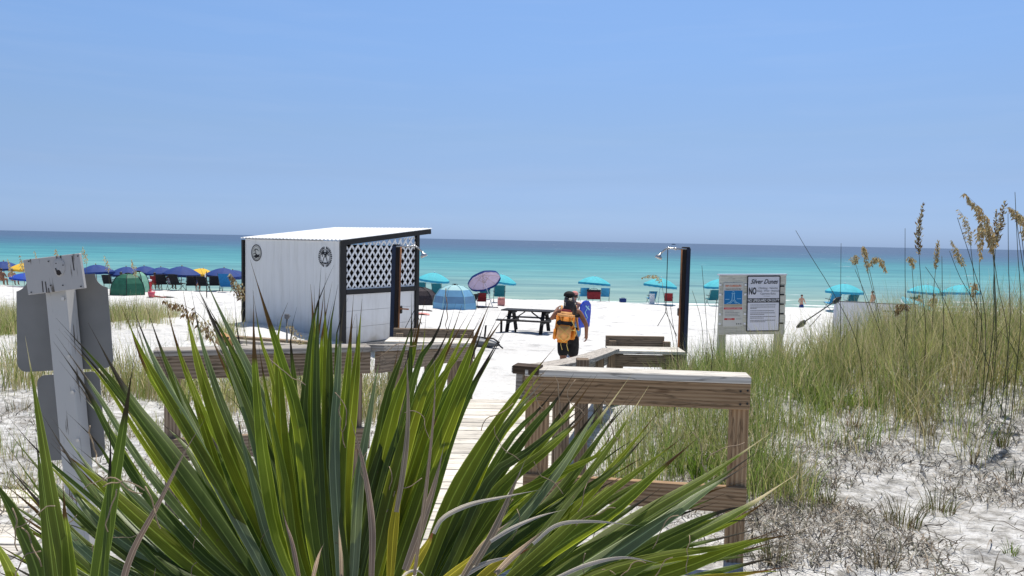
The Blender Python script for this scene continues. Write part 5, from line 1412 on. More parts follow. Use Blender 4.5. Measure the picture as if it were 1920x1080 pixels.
seated('seated person in red beside the drink cooler', 290, 50.6, .2, M['skin'], M['red_fabric'], M['hair_brown'])
seated('seated dark haired person under the umbrella behind sea oats', 1755, 46.5, .1, M['skin'], M['black_fabric'], M['hair'], .45)
seated('seated person in navy shirt under the second yellow umbrella', 366, 51.5, .1, M['skin_pale'], M['navy_light'], M['hair'])
seated('seated person in white between two black chairs', 318, 51.0, -.1, M['skin'], M['plate_white'], M['hair_brown'])
seated('seated person in pink shirt left of the wooden plaque', 22, 51.5, .1, M['skin_pale'], M['pink_cloth'], M['hair'])
seated('seated person in grey next to the upright teal chair', 1727, 46.8, .1, M['skin_pale'], M['tent_mesh'], M['hair'])

# ------------------------------------------------------------------ palm in the foreground
def catmull(pts, n):
    pts = [Vector(p) for p in pts]
    p = [pts[0] * 2 - pts[1]] + pts + [pts[-1] * 2 - pts[-2]]
    cum = [0]
    for a, b in zip(pts[:-1], pts[1:]): cum.append(cum[-1] + (b - a).length)
    out = []
    for i in range(n + 1):
        s_ = cum[-1] * i / n
        k = 0
        while k < len(pts) - 2 and s_ > cum[k + 1]: k += 1
        t = (s_ - cum[k]) / max(1e-9, cum[k + 1] - cum[k])
        a, b, c, d = p[k], p[k + 1], p[k + 2], p[k + 3]
        out.append(.5 * ((2 * b) + (c - a) * t + (2 * a - 5 * b + 4 * c - d) * t * t + (3 * b - a - 3 * c + d) * t ** 3))
    return out

def blade(pts3, width, mat, parent, name='leaf', fold=.22, facing=None, base_w=.55, peak=.42, twist=0.0, tipw=.03):
    n = 18
    c = catmull(pts3, n)
    vs, fs, uvs = [], [], []
    for i, p in enumerate(c):
        t = (c[min(i + 1, n)] - c[max(i - 1, 0)]).normalized()
        f = (CAM - p).normalized() if facing is None else facing
        wd = t.cross(f).normalized(); nn = wd.cross(t).normalized()
        an = twist * (i / n)
        wd, nn = wd * math.cos(an) + nn * math.sin(an), nn * math.cos(an) - wd * math.sin(an)
        s_ = i / n
        if s_ < peak: w = base_w + (1 - base_w) * math.sin(s_ / peak * math.pi / 2)
        else:
            q_ = (s_ - peak) / (1 - peak)
            w = max(tipw, (1 - q_) ** .85 if q_ < .55 else (1 - .55) ** .85 * ((1 - q_) / .45) ** 1.7)
        if i == n: w = .012
        w *= width / 2
        vs += [p - wd * w - nn * w * fold * 2, p + nn * 0, p + wd * w - nn * w * fold * 2]
    for i in range(n):
        a = 3 * i
        fs += [(a, a + 1, a + 4, a + 3), (a + 1, a + 2, a + 5, a + 4)]
        u0, u1 = i / n, (i + 1) / n
        uvs += [[(u0, 0), (u0, .5), (u1, .5), (u1, 0)], [(u0, .5), (u0, 1), (u1, 1), (u1, .5)]]
    return MB().add(vs, fs, uvs).build(name, mat, parent, True)

G_, D_, S_, Y_, B_, W_, T_ = 'g', 'd', 's', 'y', 'b', 'w', 't'
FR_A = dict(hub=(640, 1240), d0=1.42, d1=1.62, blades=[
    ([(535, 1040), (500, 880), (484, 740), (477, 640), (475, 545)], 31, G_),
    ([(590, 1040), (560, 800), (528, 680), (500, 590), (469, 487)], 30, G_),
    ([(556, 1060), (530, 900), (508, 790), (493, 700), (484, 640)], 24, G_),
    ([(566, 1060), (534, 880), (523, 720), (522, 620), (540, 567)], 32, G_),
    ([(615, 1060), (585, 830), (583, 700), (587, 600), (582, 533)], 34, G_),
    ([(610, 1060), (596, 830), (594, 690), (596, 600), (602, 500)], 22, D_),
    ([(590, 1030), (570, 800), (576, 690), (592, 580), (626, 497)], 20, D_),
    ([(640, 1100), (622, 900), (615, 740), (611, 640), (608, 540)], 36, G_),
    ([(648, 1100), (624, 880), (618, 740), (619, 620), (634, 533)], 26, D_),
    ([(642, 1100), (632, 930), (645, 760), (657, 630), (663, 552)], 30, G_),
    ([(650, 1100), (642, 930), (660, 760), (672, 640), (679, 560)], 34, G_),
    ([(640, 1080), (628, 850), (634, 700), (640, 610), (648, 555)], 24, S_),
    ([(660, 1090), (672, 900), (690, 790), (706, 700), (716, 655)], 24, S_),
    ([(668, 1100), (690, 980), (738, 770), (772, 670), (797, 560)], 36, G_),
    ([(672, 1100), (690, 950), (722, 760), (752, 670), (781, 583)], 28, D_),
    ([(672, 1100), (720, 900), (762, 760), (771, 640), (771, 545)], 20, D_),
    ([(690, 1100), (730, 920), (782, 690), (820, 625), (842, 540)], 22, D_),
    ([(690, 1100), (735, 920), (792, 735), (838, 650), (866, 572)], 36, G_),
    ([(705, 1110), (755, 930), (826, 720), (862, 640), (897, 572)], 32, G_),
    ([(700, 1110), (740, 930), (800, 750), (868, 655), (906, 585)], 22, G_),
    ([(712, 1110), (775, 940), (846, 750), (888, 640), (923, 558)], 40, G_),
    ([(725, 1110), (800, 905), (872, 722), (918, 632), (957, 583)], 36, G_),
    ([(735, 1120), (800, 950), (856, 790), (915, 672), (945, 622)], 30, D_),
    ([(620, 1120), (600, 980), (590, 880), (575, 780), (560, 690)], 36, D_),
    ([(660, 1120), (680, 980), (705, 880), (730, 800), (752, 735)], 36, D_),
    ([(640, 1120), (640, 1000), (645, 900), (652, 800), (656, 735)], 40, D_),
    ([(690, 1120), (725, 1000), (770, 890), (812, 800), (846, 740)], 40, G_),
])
FR_B = dict(hub=(745, 1230), d0=1.40, d1=1.66, blades=[
    ([(800, 1060), (850, 930), (920, 810), (990, 712), (1040, 652)], 34, G_),
    ([(805, 1070), (870, 930), (945, 800), (1000, 735), (1022, 712)], 26, D_),
    ([(810, 1070), (870, 950), (930, 830), (990, 760), (1042, 712)], 32, G_),
    ([(815, 1080), (900, 940), (985, 820), (1040, 755), (1076, 700)], 32, D_),
    ([(830, 1080), (910, 960), (1010, 835), (1070, 770), (1120, 702)], 28, G_),
    ([(830, 1090), (930, 925), (1020, 848), (1075, 800), (1110, 765)], 30, G_),
    ([(850, 1090), (950, 985), (1050, 880), (1120, 790), (1184, 702)], 24, T_),
    ([(860, 1090), (1000, 1000), (1080, 915), (1160, 810), (1217, 723)], 30, T_),
    ([(850, 1080), (960, 985), (1045, 885), (1100, 800), (1150, 725)], 26, S_),
    ([(850, 1080), (940, 950), (1040, 893), (1130, 848), (1180, 800)], 24, G_),
    ([(880, 1100), (990, 1030), (1090, 940), (1170, 850), (1243, 762)], 26, G_),
    ([(840, 1070), (920, 900), (985, 850), (1060, 790), (1105, 755)], 24, D_),
    ([(880, 1100), (960, 1010), (1060, 940), (1150, 880), (1230, 795)], 26, D_),
    ([(860, 1100), (940, 1030), (1040, 950), (1120, 905), (1200, 860)], 26, G_),
])
FR_C = dict(hub=(800, 1260), d0=1.32, d1=1.60, blades=[
    ([(920, 1130), (1040, 1030), (1150, 960), (1235, 885), (1312, 818)], 34, G_),
    ([(920, 1120), (1020, 1030), (1120, 940), (1220, 865), (1292, 812)], 24, G_),
    ([(950, 1140), (1080, 1045), (1200, 965), (1330, 890), (1448, 810)], 32, T_),
    ([(960, 1150), (1100, 1070), (1230, 985), (1330, 915), (1412, 866)], 36, S_),
    ([(940, 1130), (1060, 1050), (1160, 1000), (1260, 970), (1350, 940)], 24, D_),
    ([(980, 1160), (1130, 1090), (1270, 1015), (1390, 955), (1495, 888)], 38, T_),
    ([(980, 1160), (1110, 1080), (1240, 1010), (1350, 960), (1420, 946)], 30, D_),
    ([(980, 1150), (1120, 1075), (1250, 1040), (1370, 1022), (1472, 990)], 24, G_),
    ([(1000, 1170), (1150, 1110), (1290, 1062), (1400, 1020), (1505, 998)], 36, G_),
    ([(1000, 1180), (1160, 1130), (1290, 1092), (1390, 1078), (1490, 1060)], 28, Y_),
    ([(960, 1150), (1060, 1080), (1150, 1045), (1240, 1010), (1310, 970)], 36, G_),
    ([(940, 1140), (1020, 1060), (1090, 1000), (1170, 960), (1240, 915)], 36, D_),
    ([(930, 1140), (1000, 1060), (1070, 980), (1130, 920), (1180, 880)], 34, G_),
    ([(920, 1140), (980, 1050), (1040, 970), (1090, 910), (1140, 850)], 30, D_),
    ([(990, 1170), (1100, 1110), (1220, 1070), (1330, 1050), (1440, 1040)], 30, D_),
])
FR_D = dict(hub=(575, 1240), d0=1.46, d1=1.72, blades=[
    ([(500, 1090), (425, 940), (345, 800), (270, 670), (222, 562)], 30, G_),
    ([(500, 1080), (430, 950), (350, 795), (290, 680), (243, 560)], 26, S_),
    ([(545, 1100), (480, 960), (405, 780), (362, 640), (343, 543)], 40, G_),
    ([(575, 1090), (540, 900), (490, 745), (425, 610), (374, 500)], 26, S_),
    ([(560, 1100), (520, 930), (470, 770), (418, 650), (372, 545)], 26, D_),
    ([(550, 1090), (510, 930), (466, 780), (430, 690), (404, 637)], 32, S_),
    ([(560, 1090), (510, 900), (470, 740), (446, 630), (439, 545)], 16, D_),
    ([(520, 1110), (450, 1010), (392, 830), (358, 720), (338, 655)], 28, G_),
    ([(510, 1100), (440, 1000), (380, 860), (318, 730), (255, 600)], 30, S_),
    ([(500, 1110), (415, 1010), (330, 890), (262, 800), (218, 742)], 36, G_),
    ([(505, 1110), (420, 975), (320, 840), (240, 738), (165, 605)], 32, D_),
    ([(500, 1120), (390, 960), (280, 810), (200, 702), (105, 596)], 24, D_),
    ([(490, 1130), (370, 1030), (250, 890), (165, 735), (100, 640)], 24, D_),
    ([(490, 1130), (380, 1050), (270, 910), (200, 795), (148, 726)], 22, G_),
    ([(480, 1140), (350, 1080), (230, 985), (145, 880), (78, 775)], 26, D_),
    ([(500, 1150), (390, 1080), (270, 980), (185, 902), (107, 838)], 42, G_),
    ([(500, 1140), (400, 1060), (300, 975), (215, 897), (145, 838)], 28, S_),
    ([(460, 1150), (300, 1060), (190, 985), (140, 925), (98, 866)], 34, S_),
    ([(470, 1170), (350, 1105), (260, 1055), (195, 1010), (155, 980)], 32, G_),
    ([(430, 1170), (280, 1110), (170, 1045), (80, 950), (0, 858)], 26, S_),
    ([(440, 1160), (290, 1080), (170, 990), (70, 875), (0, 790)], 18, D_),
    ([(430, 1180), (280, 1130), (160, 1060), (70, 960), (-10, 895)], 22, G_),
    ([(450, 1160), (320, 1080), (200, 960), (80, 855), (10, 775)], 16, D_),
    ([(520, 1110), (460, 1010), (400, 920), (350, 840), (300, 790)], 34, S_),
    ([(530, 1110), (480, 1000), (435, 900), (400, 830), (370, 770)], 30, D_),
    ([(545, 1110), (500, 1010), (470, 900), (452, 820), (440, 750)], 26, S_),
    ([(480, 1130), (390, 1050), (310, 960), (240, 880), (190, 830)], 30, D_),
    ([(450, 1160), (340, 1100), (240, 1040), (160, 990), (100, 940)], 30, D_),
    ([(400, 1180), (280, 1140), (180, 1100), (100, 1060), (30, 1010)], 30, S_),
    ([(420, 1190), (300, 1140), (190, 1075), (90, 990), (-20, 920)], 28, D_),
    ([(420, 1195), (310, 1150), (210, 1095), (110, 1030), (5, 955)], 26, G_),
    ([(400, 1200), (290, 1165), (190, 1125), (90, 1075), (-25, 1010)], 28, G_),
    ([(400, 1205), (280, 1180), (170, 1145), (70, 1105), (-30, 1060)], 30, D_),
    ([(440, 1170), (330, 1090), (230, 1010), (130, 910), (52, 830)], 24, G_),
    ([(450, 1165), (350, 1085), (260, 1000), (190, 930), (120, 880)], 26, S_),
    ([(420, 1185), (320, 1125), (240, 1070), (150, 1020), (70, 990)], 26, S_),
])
FR_E = dict(hub=(800, 1250), d0=1.24, d1=1.32, blades=[      # old fan: yellow segments with dead tips, bleached curls
    ([(745, 1110), (770, 1065), (800, 1020), (817, 985)], 24, Y_),
    ([(790, 1130), (830, 1090), (880, 1050), (928, 1005)], 26, Y_),
    ([(850, 1140), (900, 1090), (950, 1050), (1002, 1024)], 26, Y_),
    ([(730, 1120), (738, 1000), (748, 920), (752, 880)], 22, Y_),
    ([(760, 1070), (795, 975), (818, 900), (834, 828)], 22, B_),
    ([(742, 960), (755, 880), (764, 780), (762, 640)], 15, B_),
    ([(890, 1060), (930, 990), (965, 910), (988, 855)], 18, B_),
    ([(812, 1000), (830, 970), (880, 945), (950, 930), (1015, 918)], 22, W_),
    ([(920, 1015), (960, 990), (1010, 968), (1060, 955)], 18, W_),
    ([(1000, 1020), (1045, 985), (1110, 978), (1200, 986)], 17, W_),
    ([(1040, 1085), (1100, 1060), (1170, 1046), (1245, 1058)], 17, W_),
    ([(860, 1085), (900, 1062), (935, 1050), (975, 1042)], 24, W_),
    ([(750, 1085), (765, 1072), (785, 1071), (800, 1085)], 12, W_),
    ([(695, 1090), (696, 985), (682, 880), (654, 770)], 18, B_),
    ([(562, 1090), (548, 1020), (537, 985), (529, 952)], 11, B_),
    ([(585, 1090), (592, 1060), (600, 1035), (608, 1018)], 10, B_),
    ([(641, 1090), (640, 1040), (637, 1005), (634, 978)], 10, B_),
    ([(776, 1080), (800, 900), (815, 740), (812, 650)], 10, B_),
    ([(930, 1075), (960, 1045), (990, 1020), (1030, 985)], 16, B_),
    ([(868, 1080), (900, 1030), (928, 1000), (960, 975)], 18, B_),
])
FR_F = dict(hub=(120, 1320), d0=1.02, d1=1.10, blades=[
    ([(85, 1200), (72, 1080), (40, 1000), (5, 930), (-35, 870)], 46, D_),
    ([(60, 1210), (35, 1110), (15, 1060), (-10, 1015), (-30, 985)], 30, G_),
    ([(130, 1200), (120, 1060), (97, 920), (72, 770), (47, 630)], 27, T_),
    ([(110, 1200), (100, 1080), (86, 960), (74, 870), (65, 812)], 30, D_),
    ([(165, 1200), (190, 1040), (222, 860), (238, 760), (252, 665)], 32, D_),
    ([(180, 1210), (200, 1000), (205, 900), (207, 830), (200, 770)], 14, D_),
    ([(140, 1200), (135, 1100), (128, 1020), (122, 960), (118, 900)], 34, G_),
    ([(210, 1220), (240, 1060), (300, 940), (345, 850), (388, 780)], 17, B_),
])

def build_palm(name, label, foot, fronds):
    t = thing(name, label, 'palm', foot)
    MB().tube([foot - Vector((0, 0, .2)), foot + Vector((0, 0, .12)), foot + Vector((0, 0, .32))], [.16, .15, .06], 14).build('trunk', M['trunk'], t, True)
    rr = random.Random(5)
    for fi, fr in enumerate(fronds):
        hub = P(*fr['hub'], fr['d0'])
        mid = foot.lerp(hub, .55) + Vector((0, -.02, .10))
        base = MB(); base.tube(catmull([foot + Vector((0, 0, .2)), mid, hub], 10), [.018] * 6 + [.015, .013, .011, .010, .008], 7)
        fo = base.build('frond', M['petiole'], t, True)
        bl = list(fr['blades']); auto = []
        if fi in (0, 1, 2, 3) and len(fr['blades']) > 10:
            for (p1, w1, k1), (p2, w2, k2) in zip(bl[:-1], bl[1:]):
                if len(p1) == len(p2) and math.hypot(p1[-1][0] - p2[-1][0], p1[-1][1] - p2[-1][1]) < 130 and True:
                  for f in ((rr.uniform(.25, .4), rr.uniform(.6, .75)) if fi in (2, 3) else (rr.uniform(.35, .65),)):
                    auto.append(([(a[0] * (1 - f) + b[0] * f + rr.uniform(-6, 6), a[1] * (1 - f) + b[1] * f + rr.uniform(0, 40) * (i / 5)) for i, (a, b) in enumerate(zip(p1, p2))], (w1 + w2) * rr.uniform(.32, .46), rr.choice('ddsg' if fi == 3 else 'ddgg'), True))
        for e in bl + auto:
            pts, w, kind = e[0], e[1], e[2]
            back = .10 if len(e) > 3 else 0.0
            dj = rr.uniform(-.05, .05)
            n = len(pts); p3 = [hub] if kind not in 'bw' and fi != 4 else []
            for i, (x, y) in enumerate(pts):
                f = (i + 1) / n
                dd = fr['d0'] + (fr['d1'] - fr['d0'] + dj) * f + back * min(1, f * 1.6) + rr.uniform(-.006, .006)
                if kind == 'b' or kind == 'w': dd -= .05
                p3.append(P(x, y, dd))
            dm = (fr['d0'] + fr['d1']) / 2
            view = (CAM - p3[len(p3) // 2]).normalized()
            facing = (view + Vector((rr.uniform(-.45, .45), 0, rr.uniform(-.2, .5)))).normalized()
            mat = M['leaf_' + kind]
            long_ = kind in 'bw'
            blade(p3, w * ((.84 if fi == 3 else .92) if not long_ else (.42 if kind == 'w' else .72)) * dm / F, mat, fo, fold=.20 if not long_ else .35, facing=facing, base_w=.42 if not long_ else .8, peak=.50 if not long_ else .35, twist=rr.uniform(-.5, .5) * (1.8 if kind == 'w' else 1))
        if fi in (0, 1, 2, 3):          # loose fibres that hang between the segments
            th = MB()
            for k in range(10):
                e = rr.choice(fr['blades']); q = e[0][rr.randint(1, 3)]; x, y = q[0] + rr.uniform(-25, 25), q[1] + rr.uniform(-30, 60); d_ = (fr['d0'] + fr['d1']) / 2 - .04
                a = rr.uniform(-2.6, -.3); pts = []
                for m_ in range(7):
                    pts.append(P(x, y, d_ + rr.uniform(-.01, .01))); x += math.cos(a) * 14; y += math.sin(a) * 14; a += rr.uniform(-.5, .75)
                th.tube(catmull(pts, 12), .0009, 4)
            th.build('fibres', M['leaf_b'], fo, True)['kind'] = 'stuff'
    return t
f0 = Vector((-.30, 1.62, float(zt(-.30, 1.62))))
build_palm('palmetto', 'large fan palm filling the foreground below the left railing', f0, [FR_A, FR_B, FR_C, FR_D, FR_E])
f1 = Vector((-.72, 1.02, float(zt(-.72, 1.02))))
build_palm('palmetto', 'smaller palm cluster at the lower left corner of the photo', f1, [FR_F])

# ------------------------------------------------------------------ dune grass
def ribbons(name, base, h, lean_a, lean, w, col, mat, K=4, droop=.5, flat=False):
    """many thin curved blades as one mesh with a tint per blade (numpy)"""
    n = len(base); t = np.linspace(0, 1, K + 1)
    dx, dy = np.cos(lean_a), np.sin(lean_a)
    out = lean[:, None] * h[:, None] * (t[None] ** 1.7)
    zz = h[:, None] * (t[None] - droop * lean[:, None] * t[None] ** 2.4)
    cx = base[:, 0:1] + dx[:, None] * out; cy = base[:, 1:2] + dy[:, None] * out; cz = base[:, 2:3] + zz
    wd = w[:, None] * (1 - t[None] ** 1.6) * .5 + 2e-4
    a = nrs.uniform(0, math.pi, n)
    px, py = np.cos(a)[:, None] * wd, np.sin(a)[:, None] * wd
    L = np.stack([cx - px, cy - py, cz], -1); R_ = np.stack([cx + px, cy + py, cz], -1)
    v = np.stack([L, R_], 2).reshape(n, (K + 1) * 2, 3)
    idx = np.arange(K) * 2
    q = np.stack([idx, idx + 1, idx + 3, idx + 2], -1)
    f = (q[None] + (np.arange(n) * (K + 1) * 2)[:, None, None]).reshape(-1, 4)
    me = bpy.data.meshes.new(name); v = v.reshape(-1, 3)
    me.vertices.add(len(v)); me.vertices.foreach_set('co', v.ravel())
    me.loops.add(f.size); me.loops.foreach_set('vertex_index', f.ravel())
    me.polygons.add(len(f)); me.polygons.foreach_set('loop_start', np.arange(0, f.size, 4)); me.polygons.foreach_set('loop_total', np.full(len(f), 4))
    me.update(calc_edges=True)
    ca = me.color_attributes.new('tint', 'FLOAT_COLOR', 'POINT')
    cc = np.ones((n, (K + 1) * 2, 4)); cc[:, :, :3] = col[:, None, :]
    ca.data.foreach_set('color', cc.ravel())
    me.materials.append(mat)
    o = bpy.data.objects.new(name, me); C.objects.link(o)
    return o

PAL = np.array([(.215, .31, .075), (.32, .38, .11), (.43, .42, .16), (.52, .45, .25), (.60, .52, .33), (.12, .16, .05), (.42, .35, .20), (.20, .22, .11)])
def clumps(centres, per, rad, hmin, hmax, pw, wmin=.004, wmax=.008, lmin=.1, lmax=.75):
    n = len(centres) * per
    c = np.repeat(centres, per, 0)
    a = nrs.uniform(0, 2 * math.pi, n); r = rad * np.sqrt(nrs.uniform(0, 1, n))
    x = c[:, 0] + np.cos(a) * r; y = c[:, 1] + np.sin(a) * r
    b = np.stack([x, y, zt(x, y) - .01], -1)
    hs = np.repeat(nrs.uniform(.65, 1.15, len(centres)), per)
    h = nrs.uniform(hmin, hmax, n) * hs
    la = a + nrs.normal(0, .9, n); ln = nrs.uniform(lmin, lmax, n) * nrs.uniform(.4, 1, n)
    ci = np.repeat(nrs.choice(len(PAL), len(centres), p=pw), per)
    cj = nrs.choice(len(PAL), n, p=pw)
    pick = np.where(nrs.uniform(0, 1, n) < .55, ci, cj)
    col = PAL[pick] * nrs.uniform(.75, 1.25, (n, 1))
    return b, h, la, ln, nrs.uniform(wmin, wmax, n), col

def bare_y(x):
    return np.interp(x, [0, 1.9, 2.3, 3.0, 3.6, 4.3, 5.2, 7, 12], [4.95, 5.05, 5.9, 6.35, 6.2, 6.45, 6.25, 5.9, 5.8])

def right_ok(x, y):
    nz = .35 * np.sin(3.1 * x + 1.2) * np.sin(2.3 * y) + .25 * np.sin(6.7 * x + y)
    lo = bare_y(x) + nz
    left = np.interp(y, [5, 6, 8, 9.6, 11, 15], [.55, .75, 1.3, 2.35, 2.45, 3.3])
    return (y > lo) & (x > left)

pw1 = np.array([.24, .24, .16, .11, .06, .11, .05, .03]); pw1 /= pw1.sum()
pw2 = np.array([.10, .15, .23, .20, .11, .07, .10, .04]); pw2 /= pw2.sum()
xx = nrs.uniform(.5, 15, 16000); yy = nrs.uniform(4.8, 14.5, 16000)
gap = .5 + .5 * np.sin(1.9 * xx + .8 * yy) * np.sin(1.4 * yy - .6 * xx + 1) + .35 * np.sin(5.1 * xx) * np.sin(4.3 * yy)
keep = right_ok(xx, yy) & (xx < .85 * yy + .6) & (yy < np.interp(xx, [2, 4, 6, 9], [9.8, 10.2, 11.5, 13])) & (nrs.uniform(0, 1, 16000) < np.clip(.38 + .6 * gap, .2, 1.0) * 1.0)
cen = np.stack([xx, yy], -1)[keep]
far = cen[:, 0] > 3.6 - .05 * cen[:, 1]
A_ = clumps(cen[~far], 15, .13, .16, .62, pw1, .003, .0065, .1, .9)
B_r = clumps(cen[far], 15, .14, .22, .92, pw2, .003, .0065, .1, .9)
gr = [np.concatenate([p, q]) for p, q in zip(A_, B_r)]
tag(ribbons('dune_grass', gr[0], gr[1], gr[2], gr[3], gr[4], gr[5], M['grass']), 'dense dune grass on the right dune', 'grass', None, 'stuff')
# bright green herbs low in the grass
hx = nrs.uniform(1.2, 5.5, 260); hy = nrs.uniform(5.4, 9.5, 260); k_ = right_ok(hx, hy - .1) & ((np.sin(2.2 * hx + .5) * np.sin(1.9 * hy) > .15))
hc = np.stack([hx, hy], -1)[k_]
if len(hc):
    b_, h_, la_, ln_, w_, c_ = clumps(hc, 26, .12, .08, .28, pw1, .012, .024, .4, 1.2)
    c_[:] = np.array([(.12, .20, .025)]) * nrs.uniform(.7, 1.4, (len(c_), 1))
    tag(ribbons('low_herbs', b_, h_, la_, ln_, w_, c_, M['grass'], 3), 'bright green low herbs among the dune grass', 'plants', None, 'stuff')
# left-hand patches
def patch(cx, cy, rx, ry, n):
    a = nrs.uniform(0, 2 * math.pi, n); r = np.sqrt(nrs.uniform(0, 1, n)); return np.stack([cx + rx * r * np.cos(a), cy + ry * r * np.sin(a)], -1)
lc = np.concatenate([patch(-11.2, 17.5, 1.6, 3.2, 300), patch(-9.75, 19.2, .95, 2.6, 210), patch(-8.15, 17.0, .45, 1.1, 30), patch(-10.3, 15.5, .8, 1.2, 60), patch(-3.3, 9.3, 1.5, .9, 170), patch(-5.2, 9.0, 1.0, .9, 50), patch(-1.6, 8.0, .55, .7, 60),
                     patch(-7.0, 10.5, 2.0, 1.3, 40), patch(-4.6, 14.2, .8, .5, 26), patch(-5.9, 15.5, .5, .5, 16), patch(-14.6, 21, 2.4, 3.4, 260), patch(-2.2, 10.8, .6, .5, 30)])
gr = clumps(lc, 16, .17, .22, .78, pw2, .005, .010)
tag(ribbons('dune_grass', *gr, M['grass']), 'patches of straw green dune grass left of the walkway', 'grass', None, 'stuff')
lc = np.concatenate([patch(-2.6, 7.0, 1.3, 1.2, 60), patch(-4.5, 6.0, 1.2, 1.4, 40), patch(-2.9, 5.1, .7, .6, 30)])
gr = clumps(lc, 12, .10, .10, .32, pw2, .003, .006)
tag(ribbons('dune_grass', *gr, M['grass']), 'short sparse tufts of grass below the sign post', 'grass', None, 'stuff')

# litter: dead leaves, stalks and roots lying on the sand
def litter(label, xr, yr, n, thr, lmax=.16):
    x = nrs.uniform(*xr, n * 3); y = nrs.uniform(*yr, n * 3)
    nz = np.array([mnoise.fractal((a * 1.3, b * 1.3, 3.7), 1.0, 2.0, 4) for a, b in zip(x, y)])
    p = np.clip((nz - thr) * 1.7 + .30, .04, 1)
    k = nrs.uniform(0, 1, n * 3) < p
    x, y = x[k][:n], y[k][:n]; m_ = len(x)
    b = np.stack([x, y, zt(x, y) + .004], -1)
    h = nrs.uniform(.03, lmax, m_) * nrs.uniform(.3, 1, m_)
    pal = np.array([(.24, .22, .19), (.13, .115, .10), (.34, .31, .26), (.44, .39, .32), (.10, .09, .075), (.17, .17, .12), (.29, .23, .17)])
    col = pal[nrs.randint(0, len(pal), m_)] * nrs.uniform(.7, 1.3, (m_, 1))
    o = ribbons('dune_litter', b, h, nrs.uniform(0, 6.28, m_), nrs.uniform(.7, 2.2, m_), nrs.uniform(.003, .011, m_), col, M['straw'], 3, .33)
    tag(o, label, 'litter', None, 'stuff')
litter('dead stalks and leaf litter on the bare sand at right', (1.3, 6.8), (3.2, 7.2), 10500, .10)
litter('dead stalks and litter on the sand at left', (-9, -1.0), (3.0, 12.5), 11000, .05)
litter('dark roots and litter under the right railing', (.4, 2.6), (3.4, 5.6), 2600, .0)

# fallen sticks and long dead stalks
mb = MB()
for k in range(110):
    if k < 70: x, y = rnd.uniform(1.5, 5.5), rnd.uniform(3.6, 6.9)
    else: x, y = rnd.uniform(-7, -1.6), rnd.uniform(4.0, 10.0)
    a = rnd.uniform(0, 6.28); L_ = rnd.uniform(.10, .38); r_ = rnd.uniform(.0018, .0045); q = []
    for m_ in range(5):
        q.append((x, y, float(zt(x, y)) + r_ + .012 * m_ * rnd.random())); x += math.cos(a) * L_ / 4; y += math.sin(a) * L_ / 4; a += rnd.uniform(-.5, .5)
    mb.tube(q, [r_, r_, r_ * .9, r_ * .7, r_ * .3], 5)
tag(mb.build('fallen_sticks', M['dead_stick'], None, True), 'fallen dead sticks scattered on the dune sand', 'sticks', None, 'stuff')

# tufts one can tell apart on the bare sand at right
def tuft(label, px, py, n, hmax, cols, spread=.05, wmax=.006, lean=.6):
    g = G(px, py, 3.0, 12)
    t = thing('grass_tuft', label, 'grass tuft', g, group='grass tufts on the bare sand')
    for part, m_, pal in (('green_blades', n, cols), ('dead_blades', n // 2, [(.30, .25, .17), (.20, .16, .11), (.12, .09, .07)])):
        a = nrs.uniform(0, 6.28, m_); r = spread * np.sqrt(nrs.uniform(0, 1, m_))
        b = np.stack([np.cos(a) * r, np.sin(a) * r, np.full(m_, -.01)], -1)
        col = np.array(pal)[nrs.randint(0, len(pal), m_)] * nrs.uniform(.7, 1.3, (m_, 1))
        o = ribbons(part, b, nrs.uniform(.3, 1, m_) * hmax * (1 if part == 'green_blades' else .6), a + nrs.normal(0, .5, m_), nrs.uniform(.1, lean, m_) * (1 if part == 'green_blades' else 2.2), nrs.uniform(.003, wmax, m_), col, M['grass'])
        o.parent = t; o['kind'] = 'stuff'
    return t
GRN = [(.10, .14, .03), (.15, .17, .05), (.22, .20, .08)]; DRY = [(.28, .23, .13), (.18, .14, .08), (.12, .12, .06)]
for e in [('yellow green upright tuft at far right of the bare sand', 1880, 838, 42, .42, GRN, .04), ('tuft of dry stalks in the middle of bare sand', 1738, 815, 40, .36, DRY + GRN, .05),
          ('low dry tuft left of centre on bare sand', 1550, 950, 38, .34, DRY + GRN, .05), ('large bushy tuft low on the bare sand', 1690, 985, 90, .32, DRY + GRN, .11),
          ('second bushy tuft beside the large low one', 1760, 960, 60, .30, DRY + GRN, .10), ('thin tuft with tall stalk near right edge', 1825, 870, 18, .40, DRY, .03),
          ('reddish dry tuft under the grass edge', 1600, 800, 34, .28, [(.25, .14, .07), (.30, .22, .12)], .06), ('green herb sprout at the lower right corner', 1895, 1040, 20, .14, [(.16, .24, .03)], .04),
          ('spreading tuft just right of railing post foot', 1452, 1055, 50, .22, DRY + GRN, .07), ('fine tuft above the railing\'s low beam', 1480, 880, 50, .24, GRN + DRY, .08),
          ('dark tuft at the right edge below grass', 1905, 900, 36, .24, [(.05, .07, .03), (.10, .10, .05)], .08), ('small dead tuft near bottom right', 1650, 1065, 40, .22, DRY, .09),
          ('straw tuft at left below the sign post', 35, 770, 40, .26, DRY + GRN, .10), ('yellow herb tuft at lower left', 40, 925, 40, .14, [(.30, .26, .03), (.16, .20, .04)], .12)]:
    tuft(*e)

# ------------------------------------------------------------------ sea oats
rnd.seed(21)
def spikelet(mb, p, dv, L, w, mi=0):
    sd = dv.cross(Vector((rnd.uniform(-1, 1), rnd.uniform(-1, 1), rnd.uniform(-.3, .3)))).normalized() * w
    mb.add([p, p + dv * L * .45 + sd, p + dv * L, p + dv * L * .45 - sd, p + dv * L * .45 + sd.cross(dv) * .5], [(0, 1, 4), (1, 2, 4), (2, 3, 4), (3, 0, 4)], None, mi)

